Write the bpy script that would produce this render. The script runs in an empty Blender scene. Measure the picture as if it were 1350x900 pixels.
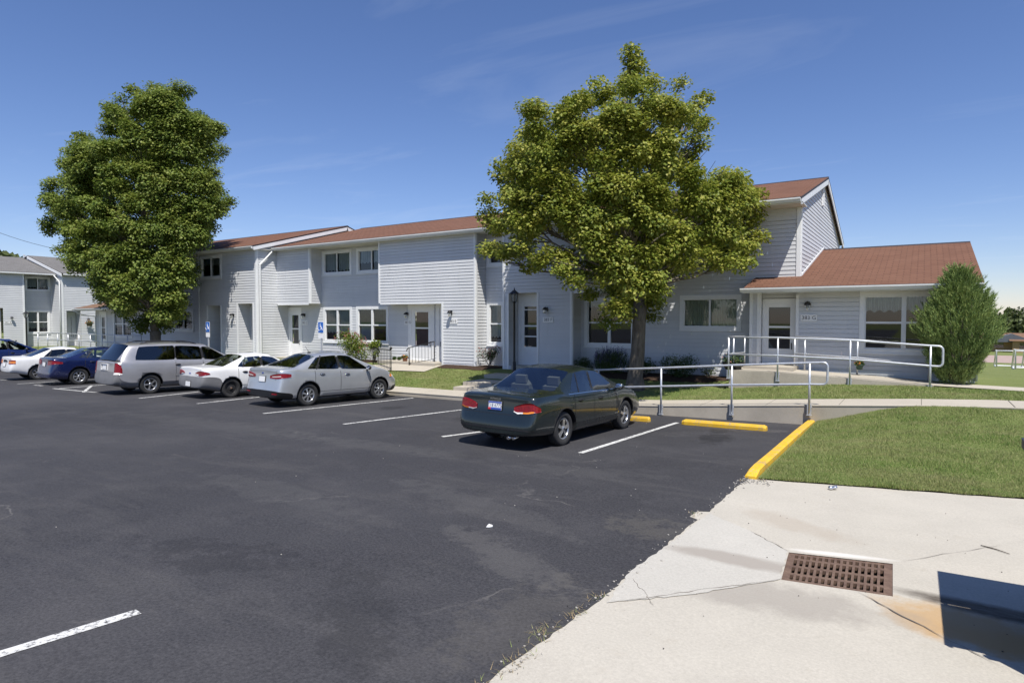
import bpy, bmesh, math, random
from mathutils import Vector, Matrix, noise
from mathutils.bvhtree import BVHTree
random.seed(7)
SC = bpy.context.scene
COL = SC.collection
R = math.radians
# ---------------------------------------------------------------- camera model (eye at the origin)
F_PX, CAMYAW, PIT = 831.8, R(33.07), R(-2.084)
FW = Vector((-math.sin(CAMYAW)*math.cos(PIT), math.cos(CAMYAW)*math.cos(PIT), math.sin(PIT)))
RT = Vector((math.cos(CAMYAW), math.sin(CAMYAW), 0)); UP = RT.cross(FW)
def ray(px, py): return FW + RT*((px-675)/F_PX) + UP*((450-py)/F_PX)
def atY(px, py, Y): d = ray(px, py); return d*(Y/d.y)
def atX(px, py, X): d = ray(px, py); return d*(X/d.x)
def atZ(px, py, Z): d = ray(px, py); return d*(Z/d.z)
def sst(x, a, b):
    t = max(0., min(1., (x-a)/(b-a))); return t*t*(3-2*t)
def lerp(a, b, t): return a+(b-a)*t
def interp(x, pts):
    if x <= pts[0][0]: return pts[0][1]
    for (a, fa), (b, fb) in zip(pts, pts[1:]):
        if x <= b: return fa+(fb-fa)*(x-a)/(b-a)
    return pts[-1][1]
def zplane(X, Y): return -2.10+.0086*X-.0224*Y
def zlot(X, Y): return zplane(X, Y)+.012*max(0., min(X, -2.)+8)*sst(Y, 9, 15)
def onlot(px, py):
    d = ray(px, py); t = 2.10/(-d.z+.0086*d.x-.0224*d.y); p = d*t
    for _ in range(6):
        p = d*(zlot(p.x, p.y)/d.z)
    return p
# ---------------------------------------------------------------- mesh helper
class MB:
    def __init__(s): s.v = []; s.f = []; s.m = []; s.sm = []
    def add(s, vs, fs, mi=0, smooth=False):
        o = len(s.v); s.v += [Vector(v) for v in vs]
        for f in fs: s.f.append([i+o for i in f]); s.m.append(mi); s.sm.append(smooth)
    def quad(s, a, b, c, d, mi=0): s.add([a, b, c, d], [(0, 1, 2, 3)], mi)
    def box(s, lo, hi, mi=0):
        x0, y0, z0 = lo; x1, y1, z1 = hi
        s.obox(Vector(((x0+x1)/2, (y0+y1)/2, (z0+z1)/2)), Vector((1, 0, 0)), Vector((0, 1, 0)), (x1-x0, y1-y0, z1-z0), mi)
    def obox(s, c, u, v, size, mi=0):
        u = u.normalized(); v = v.normalized(); w = u.cross(v)
        a, b, d = (q/2 for q in size)
        vs = [c+u*(i*a)+v*(j*b)+w*(k*d) for k in (-1, 1) for j in (-1, 1) for i in (-1, 1)]
        s.add(vs, [(0, 2, 3, 1), (4, 5, 7, 6), (0, 1, 5, 4), (2, 6, 7, 3), (0, 4, 6, 2), (1, 3, 7, 5)], mi)
    def tube(s, pts, rad, n=8, mi=0, cap=True, smooth=True):
        pts = [Vector(p) for p in pts]; rs = rad if isinstance(rad, (list, tuple)) else [rad]*len(pts)
        vs = []; prev = None
        for i, p in enumerate(pts):
            t = (pts[min(i+1, len(pts)-1)]-pts[max(i-1, 0)]).normalized()
            if prev is None:
                a = t.orthogonal().normalized()
            else:
                a = (prev-t*prev.dot(t))
                a = a.normalized() if a.length > 1e-6 else t.orthogonal().normalized()
            prev = a; b = t.cross(a)
            for k in range(n):
                th = 2*math.pi*k/n; vs.append(p+(a*math.cos(th)+b*math.sin(th))*rs[i])
        fs = [(i*n+k, i*n+(k+1) % n, (i+1)*n+(k+1) % n, (i+1)*n+k) for i in range(len(pts)-1) for k in range(n)]
        s.add(vs, fs, mi, smooth)
        if cap:
            o = len(s.v)-len(vs)
            s.f.append([o+k for k in reversed(range(n))]); s.m.append(mi); s.sm.append(False)
            o2 = len(s.v)-n
            s.f.append([o2+k for k in range(n)]); s.m.append(mi); s.sm.append(False)
    def lathe(s, prof, o, axis=Vector((0, 0, 1)), n=20, mi=0, smooth=True):
        axis = axis.normalized(); a = axis.orthogonal().normalized(); b = axis.cross(a)
        vs = [o+axis*h+(a*math.cos(2*math.pi*k/n)+b*math.sin(2*math.pi*k/n))*r for r, h in prof for k in range(n)]
        fs = [(i*n+k, i*n+(k+1) % n, (i+1)*n+(k+1) % n, (i+1)*n+k) for i in range(len(prof)-1) for k in range(n)]
        s.add(vs, fs, mi, smooth)
    def ellip(s, c, r, nu=10, nv=7, mi=0, jit=0., u=Vector((1, 0, 0)), v=Vector((0, 1, 0))):
        w = u.cross(v); vs = []
        for j in range(nv+1):
            ph = math.pi*j/nv
            for i in range(nu):
                th = 2*math.pi*i/nu; q = 1+random.uniform(-jit, jit)
                vs.append(c+u*(r[0]*q*math.sin(ph)*math.cos(th))+v*(r[1]*q*math.sin(ph)*math.sin(th))+w*(r[2]*q*math.cos(ph)))
        fs = [(j*nu+i, (j+1)*nu+i, (j+1)*nu+(i+1) % nu, j*nu+(i+1) % nu) for j in range(nv) for i in range(nu)]
        s.add(vs, fs, mi, True)
    def prism(s, poly, d, mi=0):
        n = len(poly); poly = [Vector(p) for p in poly]; d = Vector(d)
        s.add(poly+[p+d for p in poly], [list(reversed(range(n))), list(range(n, 2*n))]+[(i, (i+1) % n, n+(i+1) % n, n+i) for i in range(n)], mi)
    def build(s, name, mats, parent=None, world=True, fixn=False):
        me = bpy.data.meshes.new(name)
        off = Vector((0, 0, 0))
        if parent is not None and world: off = wloc(parent)
        if parent is None and world and s.v:
            xs = [v.x for v in s.v]; ys = [v.y for v in s.v]; zs = [v.z for v in s.v]
            off = Vector(((min(xs)+max(xs))/2, (min(ys)+max(ys))/2, min(zs)))
        me.from_pydata([tuple(v-off) for v in s.v], [], s.f)
        for m in (mats if isinstance(mats, (list, tuple)) else [mats]): me.materials.append(m)
        me.polygons.foreach_set('material_index', s.m); me.polygons.foreach_set('use_smooth', s.sm)
        if fixn:
            bm = bmesh.new(); bm.from_mesh(me); bmesh.ops.recalc_face_normals(bm, faces=bm.faces); bm.to_mesh(me); bm.free()
        me.update()
        o = bpy.data.objects.new(name, me); COL.objects.link(o)
        if parent is not None: o.parent = parent
        elif world: o.location = off
        return o
def wloc(o):
    p = Vector(o.location)
    while o.parent: o = o.parent; p = p+Vector(o.location)
    return p
def tag(o, label=None, cat=None, group=None, kind=None):
    if label: o['label'] = label
    if cat: o['category'] = cat
    if group: o['group'] = group
    if kind: o['kind'] = kind
    return o
def empty(name, loc, rz=0, label=None, cat=None, group=None):
    o = bpy.data.objects.new(name, None); COL.objects.link(o); o.location = loc; o.rotation_euler = (0, 0, rz)
    o.empty_display_size = .2
    return tag(o, label, cat, group)
def text_mb(mb, s, size, O, u, v, depth=.004, mi=0, center=True):
    """lettering as mesh: O = centre, u = reading direction, v = up"""
    cu = bpy.data.curves.new('txt', 'FONT'); cu.body = s; cu.size = size; cu.align_x = 'CENTER' if center else 'LEFT'; cu.align_y = 'CENTER'
    cu.resolution_u = 2
    ob = bpy.data.objects.new('txt', cu); COL.objects.link(ob)
    dg = bpy.context.evaluated_depsgraph_get(); me = bpy.data.meshes.new_from_object(ob.evaluated_get(dg))
    n = u.cross(v)
    mb.add([O+u*p.co.x+v*p.co.y+n*depth for p in me.vertices], [list(f.vertices) for f in me.polygons], mi)
    bpy.data.objects.remove(ob); bpy.data.curves.remove(cu); bpy.data.meshes.remove(me)
# ---------------------------------------------------------------- materials
class NT:
    def __init__(s, name):
        s.m = bpy.data.materials.new(name); s.m.use_nodes = True; s.t = s.m.node_tree; s.b = s.t.nodes['Principled BSDF']; s.out = s.t.nodes['Material Output']
    def n(s, t, **k):
        nd = s.t.nodes.new(t)
        for a, b in k.items():
            if a in nd.inputs: nd.inputs[a].default_value = b
            else: setattr(nd, a, b)
        return nd
    def l(s, a, b): s.t.links.new(a, b)
    def noise(s, scale, detail=4, rough=.55, vec=None, dim=None):
        nd = s.n('ShaderNodeTexNoise', Scale=scale, Detail=detail, Roughness=rough)
        if vec is not None: s.l(vec, nd.inputs['Vector'])
        return nd.outputs['Fac']
    def pos(s, scale=(1, 1, 1)):
        g = s.n('ShaderNodeNewGeometry'); mp = s.n('ShaderNodeMapping'); mp.inputs['Scale'].default_value = scale
        s.l(g.outputs['Position'], mp.inputs['Vector']); return mp.outputs['Vector']
    def ramp(s, fac, stops):
        r = s.n('ShaderNodeValToRGB'); s.l(fac, r.inputs['Fac']); e = r.color_ramp.elements
        while len(e) < len(stops): e.new(.5)
        for el, (p, c) in zip(e, stops): el.position = p; el.color = (*c, 1) if len(c) == 3 else c
        return r.outputs['Color']
    def mix(s, fac, a, b, mode='MIX'):
        m = s.n('ShaderNodeMix', data_type='RGBA', blend_type=mode)
        for i, q in ((0, fac), (6, a), (7, b)):
            if isinstance(q, bpy.types.NodeSocket): s.l(q, m.inputs[i])
            elif isinstance(q, (int, float)): m.inputs[i].default_value = q
            else: m.inputs[i].default_value = (*q, 1)
        return m.outputs[2]
    def math(s, op, a, b=None, c=None):
        m = s.n('ShaderNodeMath', operation=op)
        for i, q in enumerate((a, b, c)):
            if q is None: continue
            if isinstance(q, bpy.types.NodeSocket): s.l(q, m.inputs[i])
            else: m.inputs[i].default_value = q
        return m.outputs[0]
    def bump(s, h, strength=.3, dist=.01):
        b = s.n('ShaderNodeBump', Strength=strength, Distance=dist); s.l(h, b.inputs['Height']); s.l(b.outputs['Normal'], s.b.inputs['Normal'])
    def set(s, **k):
        for a, b in k.items():
            a = a.replace('_', ' ')
            if isinstance(b, bpy.types.NodeSocket): s.l(b, s.b.inputs[a])
            elif isinstance(b, tuple) and len(b) == 3: s.b.inputs[a].default_value = (*b, 1)
            else: s.b.inputs[a].default_value = b
        return s
def simple(name, col, rough=.5, metal=0., var=.12, scale=6., bump=0., bscale=60., spec=.5):
    t = NT(name); f = t.noise(scale, 5, .6, t.pos())
    a = tuple(c*(1-var) for c in col); b = tuple(min(1, c*(1+var)) for c in col)
    t.set(Base_Color=t.ramp(f, [(.3, a), (.7, b)]), Roughness=rough, Metallic=metal)
    t.b.inputs['Specular IOR Level'].default_value = spec
    if bump: t.bump(t.noise(bscale, 3, .6, t.pos()), bump)
    return t.m
M = {}
def worn_yellow():
    t = NT('yellow_paint'); v = t.pos(); f = t.noise(6, 5, .65, v); w = t.noise(28, 6, .75, v); g = t.noise(3, 4, .6, v)
    c = t.ramp(f, [(.3, (.62, .36, .018)), (.7, (.76, .47, .03))])
    c = t.mix(t.ramp(t.math('MULTIPLY_ADD', g, .35, w), [(.72, (0, 0, 0)), (.80, (.9, .9, .9))]), c, (.34, .30, .24))
    c = t.mix(t.ramp(g, [(.52, (0, 0, 0)), (.75, (.45, .45, .45))]), c, (.20, .15, .07))
    t.set(Base_Color=c, Roughness=.75); t.bump(w, .3, .006); return t.m
def mk():
    t = NT('asphalt'); v = t.pos()
    big = t.noise(.22, 5, .6, v); med = t.noise(1.4, 6, .65, v); fine = t.math('MULTIPLY_ADD', t.noise(42, 3, .75, v), 2.2, -.6); st = t.noise(.8, 6, .7, t.pos((.35, 1.6, 1)))
    c = t.ramp(big, [(.36, (.016, .016, .019)), (.52, (.032, .032, .036)), (.66, (.066, .064, .066))])
    c = t.mix(t.ramp(med, [(.5, (0, 0, 0)), (.74, (.5, .5, .5))]), c, (.088, .085, .088))
    c = t.mix(t.ramp(st, [(.55, (0, 0, 0)), (.76, (.6, .6, .6))]), c, (.125, .118, .11))
    vo = t.n('ShaderNodeTexVoronoi', Scale=70.); t.l(v, vo.inputs['Vector'])
    sp = t.ramp(vo.outputs['Distance'], [(.0, (1, 1, 1)), (.10, (0, 0, 0))])
    spk = t.mix(t.noise(4, 3, .6, v), (0, 0, 0), sp, 'MIX')
    c = t.mix(t.math('MULTIPLY', spk, .12), c, (.22, .21, .20))
    c = t.mix(.62, c, t.mix(fine, (.012, .012, .015), (.082, .080, .086)), 'MIX')
    # hairline cracks: thin iso-lines of a warped noise
    wv = t.n('ShaderNodeTexVoronoi', feature='DISTANCE_TO_EDGE', Scale=.16)
    wn = t.n('ShaderNodeTexNoise', Scale=1.1, Detail=5.); t.l(v, wn.inputs['Vector'])
    ad = t.n('ShaderNodeVectorMath', operation='MULTIPLY_ADD'); t.l(wn.outputs['Color'], ad.inputs[0]); ad.inputs[1].default_value = (1.6, 1.6, 0); t.l(v, ad.inputs[2])
    t.l(ad.outputs[0], wv.inputs['Vector'])
    ck = t.ramp(wv.outputs['Distance'], [(.0, (1, 1, 1)), (.0022, (0, 0, 0))])
    ckm = t.math('MULTIPLY', ck, t.ramp(t.noise(.5, 4, .6, v), [(.54, (0, 0, 0)), (.66, (.6, .6, .6))]))
    c = t.mix(ckm, c, (.17, .16, .15))
    t.set(Base_Color=c, Roughness=t.math('MULTIPLY_ADD', med, .25, .66)); t.b.inputs['Specular IOR Level'].default_value = .35
    t.bump(t.mix(.5, fine, sp), .35, .008); M['asphalt'] = t.m; tA, cA = t, c
    def concrete(name, base, var=.10, warm=(.30, .24, .17)):
        t = NT(name); v = t.pos(); big = t.noise(.9, 6, .65, v); fine = t.math('MULTIPLY_ADD', t.noise(48, 4, .8, v), 2.0, -.5); d = t.noise(3.2, 6, .7, v)
        a = tuple(q*(1-var) for q in base); b = tuple(q*(1+var*.6) for q in base)
        c = t.ramp(big, [(.3, a), (.65, b)])
        c = t.mix(t.ramp(d, [(.58, (0, 0, 0)), (.8, (.35, .35, .35))]), c, warm)
        vo = t.n('ShaderNodeTexVoronoi', Scale=15.); t.l(v, vo.inputs['Vector'])
        dots = t.ramp(vo.outputs['Distance'], [(.0, (1, 1, 1)), (.10, (0, 0, 0))])
        c = t.mix(t.math('MULTIPLY', dots, t.ramp(d, [(.40, (.08, .08, .08)), (.62, (1, 1, 1))])), c, (.09, .08, .07))
        c = t.mix(.34, c, t.mix(fine, tuple(q*.45 for q in base), tuple(min(1, q*1.35) for q in base)))
        t.set(Base_Color=c, Roughness=.85); t.b.inputs['Specular IOR Level'].default_value = .25
        t.bump(fine, .18, .006); return t, c
    t, c = concrete('concrete_apron', (.45, .42, .362))
    # dirt washed round the drain and rust trails leading to it: stains with their own place on the slab
    g = t.n('ShaderNodeNewGeometry'); sx = t.n('ShaderNodeSeparateXYZ'); t.l(g.outputs['Position'], sx.inputs[0])
    X, Y = sx.outputs[0], sx.outputs[1]; wob = t.noise(2.5, 5, .65, t.pos()); wob2 = t.noise(7, 5, .7, t.pos((.5, 2.2, 1)))
    def blob(cx, cy, rx, ry, rot=0., k=1.2):
        dx = t.math('SUBTRACT', X, cx); dy = t.math('SUBTRACT', Y, cy); cs, sn = math.cos(rot), math.sin(rot)
        u = t.math('ADD', t.math('MULTIPLY', dx, cs/rx), t.math('MULTIPLY', dy, sn/rx))
        w = t.math('ADD', t.math('MULTIPLY', dx, -sn/ry), t.math('MULTIPLY', dy, cs/ry))
        r2 = t.math('ADD', t.math('MULTIPLY', u, u), t.math('MULTIPLY', w, w))
        q = t.math('ADD', r2, t.math('MULTIPLY', t.math('SUBTRACT', wob, .5), k*2))
        return t.ramp(q, [(.25, (1, 1, 1)), (.95, (0, 0, 0))])
    def lay(c, mask, col, amt): return t.mix(t.math('MULTIPLY', mask, amt), c, col)
    c = lay(c, blob(.35, 5.55, .85, .40, -.2), (.42, .27, .125), .8)
    c = lay(c, blob(1.2, 5.25, 1.3, .30, -.2), (.43, .27, .12), .6)
    c = lay(c, t.math('MULTIPLY', blob(.55, 5.98, .85, .17, -.1, .6), t.math('ADD', wob2, .4)), (.09, .075, .06), 1.)
    c = lay(c, blob(-1.05, 5.30, 1.2, .40, .2), (.27, .245, .215), .6)
    c = lay(c, blob(-1.2, 7.55, .9, .28, -.55), (.36, .31, .25), .5)
    c = lay(c, blob(-.62, 6.72, .55, .07, .23, .5), (.62, .60, .56), .8)
    t.set(Base_Color=c); M['apron'] = t.m
    t, c = concrete('concrete_patch', (.455, .435, .39), .10, (.45, .43, .40))
    g = t.n('ShaderNodeNewGeometry'); sx = t.n('ShaderNodeSeparateXYZ'); t.l(g.outputs['Position'], sx.inputs[0]); X, Y = sx.outputs[0], sx.outputs[1]; wob = t.noise(2.5, 5, .65, t.pos())
    c = lay(c, blob(-1.35, 6.02, .95, .20, .02, .7), (.30, .27, .235), .85)
    t.set(Base_Color=c); M['patch'] = t.m
    # oil drips in the bays, dusty scuffs and tyre-worn streaks on the lot, each with its own place
    t, c = tA, cA; g = t.n('ShaderNodeNewGeometry'); sx = t.n('ShaderNodeSeparateXYZ'); t.l(g.outputs['Position'], sx.inputs[0]); X, Y = sx.outputs[0], sx.outputs[1]; wob = t.noise(3.4, 8, .78, t.pos())
    for bx, by, rx, ry, rot, col, amt in ((-3.4, 12.6, .30, .55, 0, (.010, .010, .011), .8), (-3.6, 13.6, .22, .3, 0, (.010, .010, .011), .7), (-9.3, 12.6, .35, .6, .1, (.011, .011, .012), .75), (-12.4, 12.9, .3, .5, .1, (.011, .011, .012), .7), (-6.5, 8.6, .4, .25, 0, (.012, .012, .013), .5),
        (-3.1, 14.1, .7, .22, .1, (.15, .14, .13), .6), (-3.3, 4.9, 1.0, .22, -.45, (.115, .11, .105), .7), (-2.5, 6.5, .5, .35, -.4, (.13, .12, .10), .65), (-2.45, 3.9, .35, .7, .1, (.12, .11, .095), .5), (-4.6, 6.2, 1.5, .25, -.25, (.10, .097, .095), .55), (-7.2, 5.2, 1.6, .3, -.1, (.095, .093, .092), .5), (-8.5, 8.4, 2.4, .35, .05, (.10, .098, .096), .5), (-13.5, 8.2, 3.2, .45, .04, (.10, .098, .096), .45), (-4.2, 8.6, 1.2, .3, .2, (.095, .093, .092), .5), (-5.5, 3.4, .9, .35, .2, (.016, .016, .019), .6), (-3.6, 3.3, .8, .25, -.7, (.018, .018, .02), .5)):
        c = lay(c, blob(bx, by, rx*1.25, ry*1.25, rot, 3.2), col, amt*(.42 if col[0] > .05 else .75))
    t.set(Base_Color=c)
    t, c = concrete('concrete_walk', (.44, .40, .335)); M['walk'] = t.m
    t, c = concrete('concrete_wall', (.43, .385, .315), .25, (.18, .14, .10)); M['cwall'] = t.m
    t = NT('lawn'); v = t.pos(); big = t.noise(.7, 5, .65, v); st = t.noise(1.1, 4, .6, t.pos((.5, 2.6, 1))); fine = t.noise(45, 4, .75, v)
    c = t.ramp(big, [(.3, (.11, .165, .038)), (.55, (.17, .215, .062)), (.75, (.26, .27, .11))])
    c = t.mix(t.ramp(st, [(.45, (0, 0, 0)), (.7, (.6, .6, .6))]), c, (.24, .22, .11))
    c = t.mix(.62, c, t.mix(fine, (.04, .06, .015), (.27, .29, .12)))
    t.set(Base_Color=c, Roughness=.95); t.b.inputs['Specular IOR Level'].default_value = .1; t.bump(fine, .7, .03); M['lawn'] = t.m
    t = NT('grass_blade'); g = t.n('ShaderNodeNewGeometry'); v = t.pos(); big = t.noise(.7, 5, .65, v); st = t.noise(1.1, 4, .6, t.pos((.5, 2.6, 1)))
    c = t.ramp(g.outputs['Random Per Island'], [(0, (.125, .225, .044)), (.6, (.225, .325, .080)), (.85, (.36, .38, .15)), (1, (.42, .37, .20))])
    c = t.mix(t.ramp(big, [(.35, (0, 0, 0)), (.7, (.5, .5, .5))]), c, (.38, .36, .17))
    c = t.mix(t.ramp(st, [(.45, (0, 0, 0)), (.7, (.55, .55, .55))]), c, (.38, .34, .18))
    tr = t.n('ShaderNodeBsdfTranslucent'); t.l(c, tr.inputs['Color']); ms = t.n('ShaderNodeMixShader', Fac=.3)
    t.set(Base_Color=c, Roughness=.6); t.b.inputs['Specular IOR Level'].default_value = .25
    t.l(t.b.outputs[0], ms.inputs[1]); t.l(tr.outputs[0], ms.inputs[2]); t.l(ms.outputs[0], t.out.inputs['Surface']); M['blade'] = t.m
    def leaf(name, stops, trans=.38, rough=.5):
        t = NT(name); g = t.n('ShaderNodeNewGeometry'); v = t.pos(); big = t.noise(.9, 4, .6, v)
        f = t.math('ADD', t.math('MULTIPLY', g.outputs['Random Per Island'], .42), t.math('MULTIPLY', big, .62))
        c = t.ramp(f, stops)
        tr = t.n('ShaderNodeBsdfTranslucent'); t.l(c, tr.inputs['Color']); ms = t.n('ShaderNodeMixShader', Fac=trans)
        t.set(Base_Color=c, Roughness=rough); t.b.inputs['Specular IOR Level'].default_value = .3
        t.l(t.b.outputs[0], ms.inputs[1]); t.l(tr.outputs[0], ms.inputs[2]); t.l(ms.outputs[0], t.out.inputs['Surface']); return t.m
    M['leafR'] = leaf('linden_leaf', [(.20, (.105, .158, .022)), (.45, (.205, .250, .036)), (.60, (.315, .335, .054)), (.82, (.48, .45, .11))])
    M['leafL'] = leaf('linden_leaf_dark', [(.20, (.090, .148, .024)), (.45, (.155, .215, .037)), (.62, (.23, .28, .055)), (.85, (.36, .37, .09))])
    M['junip'] = leaf('juniper_spray', [(.15, (.085, .13, .04)), (.45, (.17, .25, .075)), (.75, (.30, .36, .11)), (.97, (.34, .28, .12))], .15, .6)
    M['shrub'] = leaf('shrub_leaf', [(.15, (.03, .055, .014)), (.5, (.055, .095, .022)), (.9, (.11, .15, .04))], .25)
    M['shrubY'] = leaf('bright_shrub_leaf', [(.15, (.08, .13, .016)), (.5, (.16, .21, .025)), (.9, (.28, .30, .06))], .3)
    M['bloom'] = leaf('rose_bloom', [(.2, (.25, .07, .07)), (.8, (.42, .2, .17))], .2)
    M['lav'] = leaf('lavender_bloom', [(.2, (.05, .035, .14)), (.8, (.13, .09, .28))], .2)
    M['far_leaf'] = leaf('far_leaf', [(.15, (.04, .06, .02)), (.5, (.07, .095, .03)), (.9, (.11, .13, .045))], .2)
    t = NT('bark'); v = t.pos((9, 9, 1.6)); f = t.noise(2.2, 6, .7, v)
    t.set(Base_Color=t.ramp(f, [(.3, (.075, .06, .045)), (.7, (.20, .175, .14))]), Roughness=.95); t.bump(f, .8, .03); M['bark'] = t.m
    def siding(name, col):
        t = NT(name); v = t.pos((1, 1, .35)); f = t.noise(1.2, 6, .65, v); f2 = t.noise(.25, 3, .5, t.pos()); g = t.noise(30, 3, .6, t.pos((.25, .25, 3)))
        a = tuple(q*.93 for q in col); b = tuple(q*1.04 for q in col)
        gg = t.n('ShaderNodeNewGeometry'); c = t.mix(.25, t.ramp(f, [(.3, a), (.7, b)]), t.ramp(f2, [(.35, tuple(q*.9 for q in col)), (.7, b)]))
        c = t.mix(1., c, t.ramp(gg.outputs['Random Per Island'], [(0, (.94, .94, .945)), (1, (1, 1, 1))]), 'MULTIPLY')
        dr = t.noise(3.5, 5, .7, t.pos((1, 1, .12))); c = t.mix(t.ramp(dr, [(.58, (0, 0, 0)), (.8, (.22, .22, .22))]), c, (.36, .36, .34))
        t.set(Base_Color=c, Roughness=t.math('MULTIPLY_ADD', f, .2, .42)); t.b.inputs['Specular IOR Level'].default_value = .4; t.bump(g, .08, .004); return t.m
    M['siding'] = siding('vinyl_siding', (.635, .647, .66)); M['trim'] = simple('white_trim', (.76, .77, .77), .45, 0, .04, 3)
    M['soffit'] = simple('soffit', (.62, .60, .53), .6, 0, .05, 3)
    def shingle(name, c0, c1, c2, sw=False):
        t = NT(name); g = t.n('ShaderNodeNewGeometry'); sx = t.n('ShaderNodeSeparateXYZ'); t.l(g.outputs['Position'], sx.inputs[0])
        br = t.n('ShaderNodeTexBrick', Scale=1., offset=.5); br.inputs['Mortar Size'].default_value = .014; br.inputs['Brick Width'].default_value = .32; br.inputs['Row Height'].default_value = .17
        br.inputs['Color1'].default_value = (*c0, 1); br.inputs['Color2'].default_value = (*c1, 1); br.inputs['Mortar'].default_value = (*tuple(q*.35 for q in c0), 1)
        cb = t.n('ShaderNodeCombineXYZ'); t.l(sx.outputs[1 if sw else 0], cb.inputs[0]); t.l(t.math('MULTIPLY', sx.outputs[0 if sw else 1], 1.04), cb.inputs[1]); t.l(cb.outputs[0], br.inputs['Vector'])
        big = t.noise(.5, 5, .65, t.pos()); fine = t.noise(60, 3, .7, t.pos())
        c = t.mix(t.ramp(big, [(.35, (0, 0, 0)), (.75, (.55, .55, .55))]), br.outputs['Color'], c2); c = t.mix(.3, c, t.mix(fine, tuple(q*.4 for q in c0), tuple(q*1.6 for q in c1)))
        t.set(Base_Color=c, Roughness=.9); t.b.inputs['Specular IOR Level'].default_value = .2
        t.bump(t.mix(.4, br.outputs['Fac'], fine), .35, .012); return t.m
    M['roof'] = shingle('red_brown_shingle', (.125, .060, .038), (.180, .090, .058), (.165, .090, .062))
    M['roofg'] = shingle('grey_shingle', (.13, .125, .12), (.19, .185, .18), (.16, .15, .145), True); M['roofb'] = shingle('brown_shingle', (.16, .095, .06), (.23, .14, .09), (.2, .13, .09))
    M['flash'] = simple('dark_edge', (.03, .026, .03), .6)
    M['gutter'] = simple('gutter', (.66, .67, .66), .4, .0, .06, 2)
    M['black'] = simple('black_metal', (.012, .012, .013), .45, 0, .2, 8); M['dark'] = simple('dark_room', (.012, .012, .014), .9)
    M['galv'] = simple('galvanised_steel', (.58, .60, .63), .38, .55, .12, 14)
    M['yellow'] = worn_yellow(); M['white'] = simple('white_plate', (.78, .78, .77), .5, 0, .03, 5)
    M['blue_sign'] = simple('blue_sign', (.02, .13, .48), .4, 0, .06, 5); M['green_plate'] = simple('dark_ink', (.02, .02, .025), .5)
    M['mulch'] = simple('mulch', (.055, .036, .026), .95, 0, .6, 30, .8, 40, .1)
    M['curtain'] = simple('curtain', (.74, .76, .72), .9, 0, .10, 5); M['curtain2'] = simple('green_curtain', (.10, .22, .19), .9, 0, .2, 5); M['paper'] = simple('paper', (.55, .58, .68), .8, 0, .05, 5)
    M['curtain3'] = simple('sage_curtain', (.74, .80, .68), .9, 0, .10, 5); M['doorin'] = simple('dark_red_door', (.13, .045, .048), .5, 0, .2, 4)
    t = NT('stall_paint'); v = t.pos(); f = t.noise(22, 6, .75, v); f2 = t.noise(1.3, 4, .6, v)
    c = t.mix(t.ramp(t.math('ADD', f, t.math('MULTIPLY', f2, .25)), [(.62, (0, 0, 0)), (.74, (1, 1, 1))]), (.60, .60, .58), (.075, .073, .075)); t.set(Base_Color=c, Roughness=.75); M['paint'] = t.m
    t = NT('rusty_iron'); f = t.noise(14, 6, .7, t.pos()); t.set(Base_Color=t.ramp(f, [(.3, (.10, .060, .045)), (.6, (.19, .125, .09)), (.8, (.27, .19, .14))]), Roughness=.8, Metallic=.25); t.bump(f, .3, .004); M['rust'] = t.m
    M['pit'] = simple('pit_dark', (.035, .028, .022), .9)
    def glass(name, tint, fac_add=.05, rough=.02):
        t = NT(name); fr = t.n('ShaderNodeFresnel', IOR=1.5); g = t.n('ShaderNodeBsdfGlossy', Roughness=rough); g.inputs['Color'].default_value = (.95, .97, 1, 1)
        tr = t.n('ShaderNodeBsdfTransparent'); tr.inputs['Color'].default_value = (*tint, 1); ms = t.n('ShaderNodeMixShader')
        t.l(t.math('MULTIPLY_ADD', fr.outputs[0], 1.0, fac_add), ms.inputs[0]); t.l(tr.outputs[0], ms.inputs[1]); t.l(g.outputs[0], ms.inputs[2]); t.l(ms.outputs[0], t.out.inputs['Surface']); return t.m
    M['pane'] = glass('window_pane', (.66, .70, .69), .035); M['carglass'] = glass('car_glass', (.90, .95, .92), .13); M['tintglass'] = glass('tinted_glass', (.10, .11, .12), .05); M['lampglass'] = glass('lamp_glass', (.8, .8, .75), .06, .1)
    def paint(name, col, metal=.0, rough=.32, coat=1.):
        t = NT(name); f = t.noise(2.2, 4, .6, t.pos()); fl = t.noise(700, 1, .5, t.pos())
        c = t.ramp(f, [(.3, tuple(q*.93 for q in col)), (.7, tuple(min(1, q*1.05) for q in col))]); c = t.mix(.12*(1 if metal else 0), c, t.mix(fl, tuple(q*.5 for q in col), tuple(min(1, q*1.6) for q in col)))
        t.set(Base_Color=c, Metallic=metal, Roughness=t.math('MULTIPLY_ADD', f, .12, rough-.06)); t.b.inputs['Coat Weight'].default_value = coat; t.b.inputs['Coat Roughness'].default_value = .05; return t.m
    M['p_green'] = paint('dark_green_paint', (.012, .019, .020), .25, .28); M['p_silver'] = paint('silver_paint', (.52, .535, .55), .6, .34)
    M['p_van'] = paint('champagne_silver_paint', (.40, .395, .405), .55, .38, .7); M['p_white'] = paint('white_car_paint', (.74, .74, .74), 0, .35, .7)
    M['p_blue'] = paint('navy_paint', (.006, .013, .070), .25, .28); M['p_blue2'] = paint('blue_paint', (.010, .026, .13), .3, .35); M['p_greycl'] = simple('grey_cladding', (.17, .17, .175), .6, 0, .1, 4)
    M['blk'] = simple('black_plastic', (.012, .012, .013), .55, 0, .2, 6); M['rubber'] = simple('rubber', (.022, .022, .023), .85, 0, .25, 20)
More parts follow.
